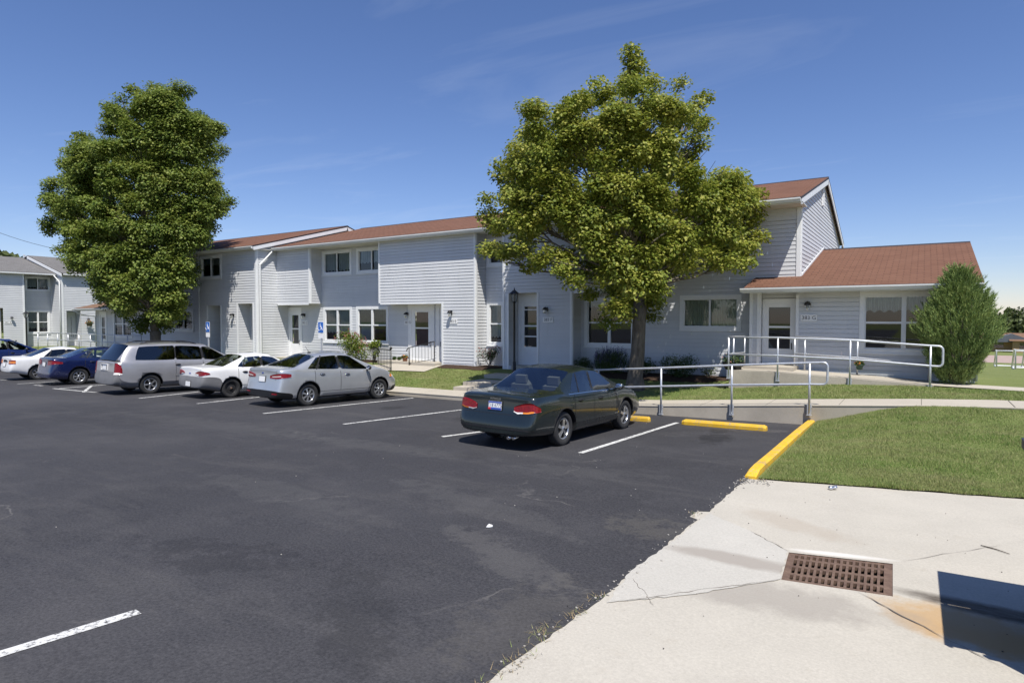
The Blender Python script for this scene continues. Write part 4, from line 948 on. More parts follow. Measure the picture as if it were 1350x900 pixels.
    rz = -head; og = Vector((p.x, p.y, 0))-Vector((math.cos(rz), math.sin(rz), 0))*(w-.06); og.z = zlot(og.x, og.y)
    root = empty(name, og, rz, label, sp.get('cat', 'car'), group)
    fy = Vector((-math.sin(rz), math.cos(rz), 0)); q2 = og+fy*WB; root.rotation_euler = (math.atan2(zlot(q2.x, q2.y)-og.z, WB), 0, rz)
    def sub(nm, keep, mat, par=root, sidex=0, sidey=0):
        mb = MB(); idx = {}; mi = {}
        for f, m, cx, cy in FA:
            if SLOTS[m] in keep and (sidex == 0 or cx*sidex > 0) and (sidey == 0 or (cy-WB/2)*sidey > 0):
                mb.v += [V[i] for i in []]
                fl = []
                for i in f:
                    if i not in idx: idx[i] = len(mb.v); mb.v.append(V[i])
                    fl.append(idx[i])
                mb.f.append(fl); mb.m.append(0 if not isinstance(mat, list) else keep.index(SLOTS[m])); mb.sm.append(SLOTS[m] != 'well')
        if not mb.f: return None
        return mb.build(nm, mat, par, world=False)
    body = sub('body', ['paint', 'black', 'well', 'grille'], [sp['paint'], M['blk'], M['blk'], M['blk']])
    sub('bumper', ['bumper'], mats['bumper'], root, 0, 1); sub('bumper', ['bumper'], mats['bumper'], root, 0, -1)
    sub('windscreen', ['windscreen'], mats['windscreen']); sub('rear_window', ['rear_window'], mats['rear_window'])
    for sx in (1, -1):
        for d, wn in (('doorR', 'winR'), ('doorF', 'winF')):
            do = sub('door', [d], mats[d], root, sx)
            if do:
                sub('window', [wn], mats[wn], do, sx)
                hy = sp['handles'][0 if d == 'doorR' else 1]-ro; hz = belt(hy+ro)-sp.get('hdz', .13)
                loc, nn, _, _ = bvh.find_nearest(Vector((sx*w, hy, hz)))
                mb = MB(); mb.ellip(loc+Vector((sx*.016, 0, 0)), (.022, .085, .017), 10, 6)
                mb.ellip(loc+Vector((sx*.002, -.0, -.004)), (.008, .10, .032), 10, 6, 1); mb.build('handle', [sp.get('hmat', M['blk']), M['blk']], do, world=False)
        sub('quarter_window', ['winQ'], mats['winQ'], root, sx)
    def snap(P, off): 
        loc, nn, _, _ = bvh.find_nearest(P)
        if nn.dot(P-loc) < 0 and (P-loc).length > .002: pass
        if (loc-Vector((0, WB/2, .7))).dot(nn) < 0: nn = -nn
        return loc+nn*off, nn
    def ribbon(mb, pts, wd=.013, off=.002, mi=0):
        pts = [Vector(q) for q in pts]; fine = []
        for a, b in zip(pts, pts[1:]):
            for k in range(8): fine.append(a.lerp(b, k/8))
        fine.append(pts[-1]); S = [snap(q, off) for q in fine]; vs = []
        for i, (q, nn) in enumerate(S):
            t = (S[min(i+1, len(S)-1)][0]-S[max(i-1, 0)][0]); b = t.cross(nn)
            b = b.normalized()*wd/2 if b.length > 1e-6 else Vector((0, 0, wd/2)); vs += [q-b, q+b]
        mb.add(vs, [(2*i, 2*i+1, 2*i+3, 2*i+2) for i in range(len(S)-1)], mi)
    def patch(nm, path, zlo, zhi, mat, th=.012, bands=None, par=root, nu=22, nv=6, mirror=False):
        """lamp that follows the bodywork: path = plan points (x, y from bumper); zlo/zhi = functions of u in 0..1"""
        obs = []
        for sx in ((1, -1) if mirror else (1,)):
            pts = [Vector((x*sx, y-ro, 0)) for x, y in path]; ln = [0]
            for a, b in zip(pts, pts[1:]): ln.append(ln[-1]+(b-a).length)
            def pp(u):
                d = u*ln[-1]
                for i in range(len(pts)-1):
                    if d <= ln[i+1]+1e-9: return pts[i].lerp(pts[i+1], (d-ln[i])/max(1e-9, ln[i+1]-ln[i]))
                return pts[-1]
            vs = []; vi = []
            for i in range(nu+1):
                u = i/nu; q = pp(u)
                for j in range(nv+1):
                    z = lerp(zlo(u), zhi(u), j/nv); a, nn = snap(Vector((q.x, q.y, z)), th); vs.append(a); vi.append(a-nn*(th+.012))
            m1 = nv+1; mb = MB(); off = len(vs)
            fs = [(i*m1+j, (i+1)*m1+j, (i+1)*m1+j+1, i*m1+j+1) for i in range(nu) for j in range(nv)]
            if sx < 0: fs = [tuple(reversed(f)) for f in fs]
            mb.add(vs+vi, [], 0)
            for k, f in enumerate(fs):
                j = k % nv; i = k//nv; mi = 0
                if bands: mi = bands(i/nu, (j+.5)/nv)
                mb.f.append(list(f)); mb.m.append(mi); mb.sm.append(True)
            ring = [i*m1 for i in range(nu+1)]+[nu*m1+j for j in range(1, m1)]+[i*m1+nv for i in range(nu-1, -1, -1)]+[j for j in range(nv-1, 0, -1)]
            for a, b in zip(ring, ring[1:]+ring[:1]):
                mb.f.append([a, b, b+off, a+off]); mb.m.append(0); mb.sm.append(False)
            obs.append(mb.build(nm, mat, par, world=False))
        return obs
    # shut lines
    mb = MB()
    for sx in (1, -1):
        for yb, yr in sp['seams']:
            ribbon(mb, [(sx*w, yb-ro, zb+.20), (sx*w, yb-ro, lerp(zb, belt(yb), .6)), (sx*w*.96, yb-ro, belt(yb)-.02)])
        a, b = sp['seams'][0][0], sp['seams'][-1][0]; ribbon(mb, [(sx*w, a-ro, zb+.20), (sx*w, (a+b)/2-ro, zb+.20), (sx*w, b-ro, zb+.20)])
        for (yb0, yr0), wd in sp.get('divs', []):
            q0 = Vector((sx*.95*w, yb0-ro, belt(yb0)+.02)); q1 = Vector((sx*wr, yr0-ro, H-.13)); ribbon(mb, [q0, q1], wd, .004)
        if ybl > .5:
            ribbon(mb, [(sx*.70*w, .12-ro, deck-.32), (sx*.72*w, .10-ro, deck-.05), (sx*.76*w, .3-ro, deck+.02), (sx*.76*w, ybl-.08-ro, deck+.03)], .007)
        ribbon(mb, [(sx*.77*w, ycw-ro+.02, hoodc+.02), (sx*.74*w, ym-ro, lerp(hoodc, hoodf, .42)+.02), (sx*.62*w, L-.34-ro, hoodf+.03)], .007)
    if sp.get('gap'): 
        zg = sp['gap']; ribbon(mb, [(.94*w, .22-ro, zg), (.85*w, .03-ro, zg), (0, 0-ro, zg), (-.85*w, .03-ro, zg), (-.94*w, .22-ro, zg)], .010)
    if sp.get('mould'):
        zm, wd = sp['mould']
        for sx in (1, -1): ribbon(mb, [(sx*w, ro+r*1.3-ro, zm), (sx*w, ro+WB/2-ro, zm), (sx*w, ro+WB-r*1.3-ro, zm)], wd, .008)
    mb.build('shut_line', M['blk'], root, world=False)
    # wheels
    for y in (0, WB):
        for sx in (1, -1):
            x = sx*(w-.145); C = Vector((x, y, r)); ax = Vector((sx, 0, 0)); mb = MB()
            rr_ = sp.get('rim', .62)*r; tw = .095
            mb.lathe([(rr_*.98, -tw), (r*.90, -tw*1.02), (r*.975, -tw*.85), (r, -tw*.55), (r, tw*.55), (r*.975, tw*.85), (r*.90, tw*1.02), (rr_*1.04, tw*.98), (rr_, tw*.75), (rr_*.97, -tw)], C, ax, 36)
            wh = mb.build('wheel', M['rubber'], root, world=False)
            mb = MB(); style = sp['wheel']; o = C+ax*(tw*.80)
            mb.lathe([(rr_*1.0, -.02), (rr_*1.0, .004), (rr_*.90, .0), (rr_*.86, -.05), (0, -.06)], o, ax, 32, 1)
            mb.lathe([(rr_*1.02, .0), (rr_*.99, .008), (rr_*.88, -.002), (rr_*.88, -.03)], o, ax, 32, 0)
            a0 = Vector((0, 1, 0)); b0 = ax.cross(a0)
            ns, sw, two = style['n'], style['w'], style.get('steel')
            if two:
                mb.lathe([(rr_*.90, -.03), (rr_*.62, -.012), (rr_*.42, -.03), (rr_*.30, .0), (.0, .004)], o, ax, 32, 0)
                for k in range(8):
                    th = 2*math.pi*k/8; mb.lathe([(0, .004), (.016, .0)], o+(a0*math.cos(th)+b0*math.sin(th))*rr_*.72+ax*-.02, ax, 8, 1)
                for k in range(5):
                    th = 2*math.pi*k/5; mb.ellip(o+(a0*math.cos(th)+b0*math.sin(th))*rr_*.30+ax*.004, (.014, .014, .014), 6, 4, 1)
                mb.lathe([(rr_*.2, 0), (rr_*.18, .02), (0, .022)], o, ax, 16, 2)
            else:
                for k in range(ns):
                    th = 2*math.pi*k/ns+style.get('ph', .3); e = a0*math.cos(th)+b0*math.sin(th); g = ax.cross(e); tws = style.get('twist', 0)*rr_
                    hw0, hw1 = sw*rr_*.55, sw*rr_
                    A = [o+e*rr_*.16-g*hw0+ax*.012, o+e*rr_*.16+g*hw0+ax*.012, o+e*rr_*.92+g*(hw1+tws)+ax*-.002, o+e*rr_*.92-g*(hw1-tws)+ax*-.002]
                    mb.prism(A, ax*-.03, 0)
                mb.lathe([(rr_*.27, -.02), (rr_*.26, .008), (rr_*.2, .016), (0, .018)], o, ax, 20, 0)
                mb.lathe([(rr_*.11, .016), (rr_*.09, .022), (0, .022)], o, ax, 12, 1)
            mb.build('rim', [sp.get('rimmat', M['alloy']), M['blk'], M['rust']], wh, world=False)
    # mirrors
    for sx in (1, -1):
        my = sp['mirror']-ro; mz = belt(my+ro)+.075; mb = MB(); base, nn = snap(Vector((sx*w, my+.05, belt(my+ro)+.01)), 0)
        mb.tube([base, Vector((sx*(w+.03), my+.03, mz-.03))], .028, 6); mb.ellip(Vector((sx*(w+.09), my+.02, mz)), (.105, .055, .07), 12, 8)
        mo = mb.build('mirror', sp.get('mirmat', sp['paint']), root, world=False)
        mb = MB(); mb.ellip(Vector((sx*(w+.09), my-.028, mz)), (.085, .012, .052), 12, 6); mb.build('mirror_glass', M['chrome'], mo, world=False)
    # interior
    mb = MB(); fl = .34
    y0, y1 = ybl+.25, ycw-.25
    mb.box((-w*.86, y0-ro, zb+.03), (w*.86, y1-ro, fl), 1)
    mb.box((-w*.84, y1-.30-ro, .55), (w*.84, y1+.10-ro, hoodc-.04), 1)
    mb.box((-w*.80, ybl+.04-ro, deck-.10), (w*.80, max(ybl+.45, sp['seaty'][-1]-.38)-ro, deck-.045), 1 if ybl > .5 else 1)
    sz = belt(2.)-.02
    for i, sy in enumerate(sp['seaty']):
        for sx in (1, -1):
            cx = sx*w*.42; y = sy-ro
            for c0, rr3 in (((cx, y+.22, sz-.38), (.27, .29, .12)), ((cx, y-.10, sz-.10), (.25, .11, .38))): mb.ellip(Vector(c0), rr3, 12, 8, 0)
            mb.obox(Vector((cx, y-.17, sz+.25)), Vector((1, 0, 0)), Vector((0, 1, .2)), (.25, .09, .15), 0); mb.obox(Vector((cx, y-.13, sz-.10)), Vector((1, 0, 0)), Vector((0, 1, .2)), (.44, .12, .50), 0)
    yw = sp['seaty'][0]+.62-ro; mb.tube([Vector((-w*.42+.19*math.cos(a), yw+.05*math.sin(a), sz-.02+.18*math.sin(a))) for a in [2*math.pi*k/16 for k in range(17)]], .014, 6, 1)
    mb.box((-.10, ycw-.72-ro, H-.22), (.10, ycw-.70-ro, H-.15), 1)
    mb.build('interior', [sp.get('seatmat', M['seatd']), M['seatd']], root, world=False)
    # plate
    if 'plate' in sp:
        x, z, ptxt, style = sp['plate']
        a, nn = snap(Vector((x, -ro-.05, z)), .0); u = Vector((1, 0, 0)); nn.x = 0; nn = nn.normalized() if nn.length > 0 else Vector((0, -1, 0)); v = nn.cross(u); 
        if v.z < 0: v = -v
        O = a+nn*.014; mb = MB(); mb.obox(O-nn*.005, u, v, (.335, .175, .012), 3); mb.obox(O, u, v, (.305, .152, .01), 0)
        if style == 'il':
            mb.obox(O+v*-.055+nn*.006, u, v, (.30, .04, .002), 1); mb.obox(O+v*-.055-u*.12+nn*.0075, u, v, (.06, .04, .002), 2); mb.obox(O+v*.06+nn*.006, u, v, (.30, .028, .002), 1)
        pl = mb.build('licence_plate', [M['white'], M['plateb'], M['platered'], M['blk']], root, world=False)
        if ptxt:
            mb = MB(); text_mb(mb, ptxt, .085, O+nn*.0065+v*.004, u, v, .001); mb.build('plate_number', M['plateink'], pl, world=False)
    if 'badge' in sp:
        for (kind, x, z, size, txt) in sp['badge']:
            a, nn = snap(Vector((x, -ro-.05, z)), .004); u = Vector((1, 0, 0)); nn.x = 0; nn.normalize(); v = nn.cross(u); v = v if v.z > 0 else -v; mb = MB()
            if kind == 'oval': mb.ellip(a, (size, .008, size*.45), 16, 8, 0, 0, u, nn); mb.ellip(a+nn*.003, (size*.88, .008, size*.36), 16, 8, 1, 0, u, nn)
            elif kind == 'bow':
                mb.obox(a, u, v, (size*2, size*.5, .01), 1); mb.obox(a, u, v, (size*.8, size*.8, .012), 1)
            else: text_mb(mb, txt, size, a, u, v, .004)
            mb.build('emblem', [M['chrome'], M['plateb']], root, world=False)
    sp['extra'](root, patch, ribbon, snap, w, ro)
    return root
def red_low(u, v): return 0
# ---------------------------------------------------------------- dark green sedan
def ex_green(root, patch, ribbon, snap, w, ro):
    patch('tail_light', [(.47*w, -.02), (.80*w, .0), (.93*w, .10), (.99*w, .26)], lambda u: .70+.02*u+.03*(1-min(1, u/.12)), lambda u: .71+.175*math.sin(math.pi*min(1, .10+.68*u))**.55*(1 if u < .6 else 1-.45*((u-.6)/.4)**1.5), [M['red'], M['clear'], M['amber']], bands=lambda u, v: (1 if u < .28 else 2) if v < .2 and u < .72 else 0, mirror=True)
    mb = MB(); mb.tube([(.16*w+.2, -ro+.30, .25), (.16*w+.2, -ro+.02, .235)], .03, 10); mb.tube([(.16*w+.30, -ro+.30, .25), (.16*w+.30, -ro+.04, .235)], .026, 10); mb.build('exhaust', M['chrome'], root, world=False)
    mb = MB(); ribbon(mb, [(.9*w, .12-ro, .40), (.6*w, -ro, .40), (-.6*w, -ro, .40), (-.9*w, .12-ro, .40)], .035, .006); mb.build('bumper_strip', M['blk'], root, world=False)
    mb = MB()
    for sx in (1, -1): ribbon(mb, [(sx*.93*w, 1.22-ro, .95), (sx*.93*w, 2.0-ro, .945), (sx*.93*w, 3.1-ro, .925)], .014, .006)
    mb.build('window_moulding', M['chrome'], root, world=False)
BELT1 = lambda y: interp(y, [(.8, .985), (1.3, .965), (2.2, .94), (3.3, .92), (4, .88)])
GREEN = dict(L=4.62, W=1.84, H=1.47, WB=2.52, ro=1.08, r=.325, zb=.19, zbr=.30, deck=1.005, trunk0=.965, belt=BELT1, hoodc=.97, hoodf=.72, ybl=.98, yrr=1.62, yrf=2.62, ycw=3.42, zrr=1.405, zrf=1.40, wr=.70, rake=.09,
    segs=[(1.28, 1.72, 'R'), (2.12, 2.16, 'P'), (2.20, 2.24, 'F'), (3.18, 2.60, 'p')], cp=.7, seams=[(1.42, 1.6), (2.16, 2.2), (3.12, 2.9)], divs=[((1.62, 1.74), .03)], handles=(1.62, 2.42), mirror=3.02, paint=M['p_green'], seaty=(2.55, 1.62), seatmat=M['seat'],
    wheel=dict(n=5, w=.17, ph=.2), plate=(-.0, .80, 'E18 6775', 'il'), badge=[('txt', 0, .915, .055, 'INTRIGUE')], extra=ex_green, gap=.665)
# ---------------------------------------------------------------- silver sedan
def ex_silver(root, patch, ribbon, snap, w, ro):
    patch('tail_light', [(.42*w, -.02), (.78*w, .0), (.92*w, .09), (1.0*w, .40)], lambda u: .835+.02*math.sin(math.pi*u)*-1+.03*u, lambda u: .86+.10*math.sin(math.pi*min(1, .15+.62*u))+(.02*u), [M['red'], M['clear']], bands=lambda u, v: 1 if .12 < u < .62 and .3 < v < .5 else 0, mirror=True)
    patch('reflector', [(.62*w, -.02), (.85*w, .03)], lambda u: .385, lambda u: .43, M['red'], .006, mirror=True, nv=2)
    mb = MB(); mb.box((-.16, .33-ro, 1.055), (.16, .37-ro, 1.085)); mb.build('brake_light', M['red'], root, world=False)
    mb = MB(); a, nn = snap(Vector((0, 1.55-ro, 1.6)), .0); mb.ellip(a+Vector((0, 0, .015)), (.03, .07, .02), 8, 5); mb.tube([a+Vector((0, .0, .02)), a+Vector((0, -.13, .19))], .006, 5); mb.build('aerial', M['blk'], root, world=False)
    patch('headlight', [(.62*w, 4.30), (.80*w, 4.18), (.92*w, 3.95)], lambda u: .70, lambda u: .80, [M['clear'], M['amber']], bands=lambda u, v: 1 if u > .7 else 0, mirror=True, nv=3)
BELT2 = lambda y: interp(y, [(.6, 1.06), (1.3, 1.03), (2.2, .99), (3.2, .95), (4, .92)])
SILVER = dict(L=4.42, W=1.82, H=1.55, WB=2.58, ro=.98, r=.33, zb=.20, zbr=.29, bump=3, bmat=M['blk'], deck=1.09, trunk0=1.06, belt=BELT2, hoodc=1.03, hoodf=.77, ybl=.60, yrr=1.36, yrf=2.45, ycw=3.42, zrr=1.46, zrf=1.50, wr=.67, rake=.06, sill=True, hdz=.12,
    segs=[(.92, 1.40, 'Q'), (1.24, 1.56, 'R'), (2.02, 2.0, 'P'), (2.12, 2.08, 'F'), (3.20, 2.42, 'p')], cp=.55, seams=[(1.18, 1.5), (2.06, 2.06), (3.15, 2.9)], divs=[((1.24, 1.52), .04)], handles=(1.42, 2.30), mirror=3.0, paint=M['p_silver'], mirmat=M['blk'], seaty=(2.50, 1.62),
    wheel=dict(n=7, w=.14, ph=.1), plate=(0, .80, '', 'w'), badge=[('oval', 0, .955, .055, '')], extra=ex_silver, hmat=M['chrome'])
# ---------------------------------------------------------------- white sedan with grey bumper
def ex_white(root, patch, ribbon, snap, w, ro):
    patch('tail_light', [(.40*w, -.02), (.75*w, .0), (.92*w, .10), (.99*w, .28)], lambda u: .79-.05*math.sin(math.pi*u), lambda u: .80+.085*math.sin(math.pi*u)**.6, [M['red'], M['clear']], bands=lambda u, v: 1 if u < .28 and v < .35 else 0, mirror=True)
BELT3 = lambda y: interp(y, [(.7, .97), (1.3, .96), (2.2, .93), (3.2, .91), (4, .88)])
WHITE = dict(L=4.45, W=1.74, H=1.42, WB=2.60, ro=.98, r=.31, zb=.20, zbr=.36, deck=.985, trunk0=.965, belt=BELT3, hoodc=.94, hoodf=.70, ybl=.78, yrr=1.50, yrf=2.45, ycw=3.35, zrr=1.365, zrf=1.36, wr=.69, rake=.05,
    segs=[(1.14, 1.56, 'R'), (1.98, 2.02, 'P'), (2.08, 2.10, 'F'), (3.10, 2.42, 'p')], cp=.75, seams=[(1.20, 1.5), (2.02, 2.06), (3.05, 2.9)], divs=[((1.36, 1.54), .03)], handles=(1.42, 2.28), mirror=2.95, paint=M['p_white'], seaty=(2.45, 1.55), bump=4, bmat=M['p_greycl'], rim=.60,
    wheel=dict(n=5, w=.2, steel=True), rimmat=M['steelw'], plate=(0, .47, '', 'w'), badge=[('bow', 0, .80, .045, '')], extra=ex_white)
# ---------------------------------------------------------------- silver minivan
def ex_van(root, patch, ribbon, snap, w, ro):
    patch('tail_light', [(.80*w, .0), (.93*w, .06), (1.0*w, .24)], lambda u: .70, lambda u: .70+.42*(1-max(0, u-.45)**1.6*1.5), [M['red'], M['clear']], bands=lambda u, v: 1 if v < .17 else 0, mirror=True)
    mb = MB()
    for sx in (1, -1):
        P = []
        for k in range(9):
            y = .9+k*.24; a, nn = snap(Vector((sx*.62*w, y-ro, 2)), .0); P.append(a+Vector((0, 0, .055 if 0 < k < 8 else .0)))
        mb.tube(P, .018, 6)
    for y in (1.15, 2.55):
        P = []
        for k in range(7):
            a, nn = snap(Vector(((-.62+k*.2066)*w, y-ro, 2)), 0); P.append(a+Vector((0, 0, .06)))
        mb.tube(P, .016, 6)
    mb.build('roof_rack', M['blk'], root, world=False)
    a, nn = snap(Vector((0, -ro-.02, .93)), .004); mb = MB()
    for q in ((-.27, .27, .085, .105), (-.27, .27, -.105, -.085), (-.27, -.25, -.085, .085), (.25, .27, -.085, .085)): mb.box((q[0], a.y-.03, a.z+q[2]), (q[1], a.y+.03, a.z+q[3]))
    mb.build('plate_surround', M['p_white'], root, world=False)
    mb = MB(); ribbon(mb, [(.78*w, .06-ro, .60), (.76*w, .02-ro, 1.05), (.74*w, .15-ro, 1.3)], .01); ribbon(mb, [(-.78*w, .06-ro, .60), (-.76*w, .02-ro, 1.05), (-.74*w, .15-ro, 1.3)], .01)
    for sx in (1, -1): ribbon(mb, [(sx*w, 1.9-ro, .63), (sx*w, 2.6-ro, .63), (sx*w, 3.3-ro, .63)], .09, .01)
    mb.build('side_moulding', M['p_greycl'], root, world=False)
BELT4 = lambda y: interp(y, [(0, 1.13), (1.3, 1.12), (3, 1.09), (4.2, 1.05)])
VAN = dict(L=4.95, W=1.95, H=1.75, WB=2.95, ro=1.12, r=.335, zb=.22, zbr=.36, deck=1.12, trunk0=1.09, belt=BELT4, hoodc=1.08, hoodf=.80, ybl=.14, yrr=.52, yrf=3.05, ycw=4.12, zrr=1.69, zrf=1.68, wr=.76, rake=.05, cat='minivan',
    segs=[(.62, .80, 'Q'), (1.92, 1.92, 'P'), (1.96, 1.96, 'R'), (2.86, 2.80, 'P'), (2.94, 2.88, 'F'), (3.98, 3.02, 'p')], cp=.7, seams=[(1.93, 1.93), (2.88, 2.85), (3.85, 3.4)], handles=(2.0, 3.05), mirror=3.62, paint=M['p_van'], mirmat=M['blk'], seaty=(3.2, 2.2, 1.3), bump=4, bmat=M['p_greycl'],
    sg=M['tintglass'], rg=M['tintglass'], wheel=dict(n=5, w=.15, ph=.5, twist=.18), plate=(0, .93, '', 'w'), extra=ex_van, cladding=True)
# ---------------------------------------------------------------- navy sedan, second white sedan, blue minivan
def ex_blue(root, patch, ribbon, snap, w, ro):
    patch('tail_light', [(.45*w, -.02), (.78*w, .0), (.93*w, .12), (1.0*w, .42)], lambda u: .80+.05*u, lambda u: .89+.10*math.sin(math.pi*min(1, .2+.62*u))-.03*u, M['red'], mirror=True)
BLUE = dict(SILVER); BLUE.update(bump=0, bmat=M['p_blue'], L=4.45, W=1.78, H=1.50, paint=M['p_blue'], mirmat=M['p_blue'], extra=ex_blue, badge=[], sill=False, hmat=M['p_blue'], deck=1.06, trunk0=1.03, ybl=.62, yrr=1.42, wheel=dict(n=7, w=.13, ph=.4), plate=(0, .82, '', 'w'), zrr=1.42, zrf=1.45)
def ex_w2(root, patch, ribbon, snap, w, ro):
    patch('tail_light', [(.55*w, -.02), (.80*w, .0), (.93*w, .10), (.98*w, .20)], lambda u: .72, lambda u: .88, [M['amber'], M['red']], bands=lambda u, v: 1 if v > .72 or v < .2 else 0, mirror=True)
    patch('plate_recess', [(-.36*w, -.02), (.0, -.02), (.30*w, -.02)], lambda u: .78, lambda u: .78+.10*math.sin(math.pi*min(1, .15+.8*u))**.5, M['blk'], .005)
WHITE2 = dict(WHITE); WHITE2.update(extra=ex_w2, bump=0, bmat=M['p_white'], badge=[], plate=(-.05, .68, '', 'w'), W=1.70, wheel=dict(n=6, w=.15), rimmat=M['alloy'], rg=M['tintglass'], sg=M['tintglass'], fg=M['tintglass'])
def ex_bv(root, patch, ribbon, snap, w, ro):
    patch('tail_light', [(.80*w, .0), (.93*w, .06), (1.0*w, .24)], lambda u: .72, lambda u: 1.05, M['red'], mirror=True)
BVAN = dict(VAN); BVAN.update(paint=M['p_blue2'], mirmat=M['blk'], bmat=M['p_blue2'], cladding=False, bump=0, sg=M['carglass'], rg=M['carglass'], extra=ex_bv, plate=(0, .9, '', 'w'), wheel=dict(n=6, w=.15), ycw=4.2, yrf=3.0)
G = 'cars parked nose-in in the lot'
car(GREEN, 'parked_car', (743, 587), R(3.5), 'dark green four door sedan, nearest car, parked alone beside the front walk', G)
car(SILVER, 'parked_car', (406.5, 535), R(5), 'silver four door sedan parked right of the white sedan with grey bumper', G)
car(WHITE, 'parked_car', (305, 524), R(5), 'white sedan with grey plastic bumper and bare black steel wheels, between minivan and silver sedan', G)
car(VAN, 'parked_minivan', (198.5, 519), R(5), 'silver minivan with tinted windows and roof rack, parked in front of the left tree', G)
car(BLUE, 'parked_car', (104.5, 506.8), R(5), 'navy blue sedan parked left of the silver minivan', G)
car(WHITE2, 'parked_car', (50, 500.6), R(5), 'white sedan with amber tail lights, mostly hidden behind the navy sedan', G)
p = onlot(44, 489); 
car(BVAN, 'parked_minivan', (-46, 491), R(2), 'bright blue minivan cut off by the left edge of the photo', G)
# ================================================================ TREES AND PLANTS
def rvec(rnd):
    while True:
        v = Vector((rnd.uniform(-1, 1), rnd.uniform(-1, 1), rnd.uniform(-1, 1)))
        if .05 < v.length < 1: return v.normalized()
class Leaves:
    def __init__(s): s.v = []; s.f = []
    def leaf(s, p, d, n, l, w):
        """folded leaf: d = direction of the tip, n = face normal"""
        b = d.cross(n)
        if b.length < 1e-4: return
        b.normalize(); n = b.cross(d); o = len(s.v)
        s.v += [p, p+d*l*.45+b*w*.5+n*w*.12, p+d*l, p+d*l*.45-b*w*.5+n*w*.12]; s.f += [(o, o+1, o+2, o+3)]
    def tri(s, a, b, c):
        o = len(s.v); s.v += [a, b, c]; s.f.append((o, o+1, o+2))
    def build(s, name, mat, parent=None):
        mb = MB(); mb.v = s.v; mb.f = [list(f) for f in s.f]; mb.m = [0]*len(s.f); mb.sm = [False]*len(s.f)
        return mb.build(name, mat, parent)
def crown_leaves(lv, lobes, rnd, per_m2, size, clump=.42, fill=.36, dn=1.9):
    """lobes: (centre, radius). Twig clumps sit on the lobes' skins; leaves hang round each clump"""
    for c, r0 in lobes:
        r = max(.12, r0*.97-clump*.80); nc = max(4, int(4*math.pi*(r0*.8)**2*dn))
        for _ in range(nc):
            d = rvec(rnd); rad = r*(rnd.uniform(.80, 1.10) if rnd.random() > fill else rnd.uniform(.25, .8))
            if d.z < -.75 and rnd.random() < .5: continue
            cc = c+Vector((d.x*rad, d.y*rad, d.z*rad*.92)); cr = clump*rnd.uniform(.6, 1.25)
            nl = int(per_m2*cr*cr*6)
            od = (d+Vector((0, 0, .35))).normalized()
            for _ in range(nl):
                e = rvec(rnd); q = cc+Vector((e.x*cr, e.y*cr, e.z*cr*.62))*rnd.random()**.45
                n = (rvec(rnd)*.62+od*.7+Vector((0, 0, .75))).normalized()
                t = (rvec(rnd)+e*.6+Vector((0, 0, -.55))).normalized(); t = (t-n*t.dot(n)).normalized()
                l = size*rnd.uniform(.6, 1.25); lv.leaf(q, t, n, l, l*.8)
def branch_path(a, b, rnd, k=7, sag=.10):
    P = []; L = (b-a).length; off = Vector((0, 0, 0))
    for i in range(k+1):
        t = i/k; off += Vector((rnd.gauss(0, 1), rnd.gauss(0, 1), rnd.gauss(0, .6)))*L*.018
        p = a.lerp(b, t)+off*math.sin(math.pi*t)+Vector((0, 0, L*sag*math.sin(math.pi*t)*-.3)); P.append(p)
    return P
def inside(x, y, P):
    c = False
    for (x0, y0), (x1, y1) in zip(P, P[1:]+P[:1]):
        if (y0 > y) != (y1 > y) and x < (x1-x0)*(y-y0)/(y1-y0)+x0: c = not c
    return c
def edge_d(x, y, P):
    b = 1e9
    for (x0, y0), (x1, y1) in zip(P, P[1:]+P[:1]):
        dx, dy = x1-x0, y1-y0; t = max(0, min(1, ((x-x0)*dx+(y-y0)*dy)/(dx*dx+dy*dy))); b = min(b, math.hypot(x0+dx*t-x, y0+dy*t-y))
    return b
def fill_lobes(P, sp, rnd):
    out = []; xs = [p[0] for p in P]; ys = [p[1] for p in P]; y = min(ys)
    while y < max(ys):
        x = min(xs)
        while x < max(xs):
            a, b = x+rnd.uniform(-.4, .4)*sp, y+rnd.uniform(-.4, .4)*sp
            if inside(a, b, P):
                d = edge_d(a, b, P)
                if d > sp*.28: out.append((a, b, min(d*1.02, sp*rnd.uniform(.75, 1.25)), 1 if d < sp*.8 else 3))
            x += sp
        y += sp
    return out
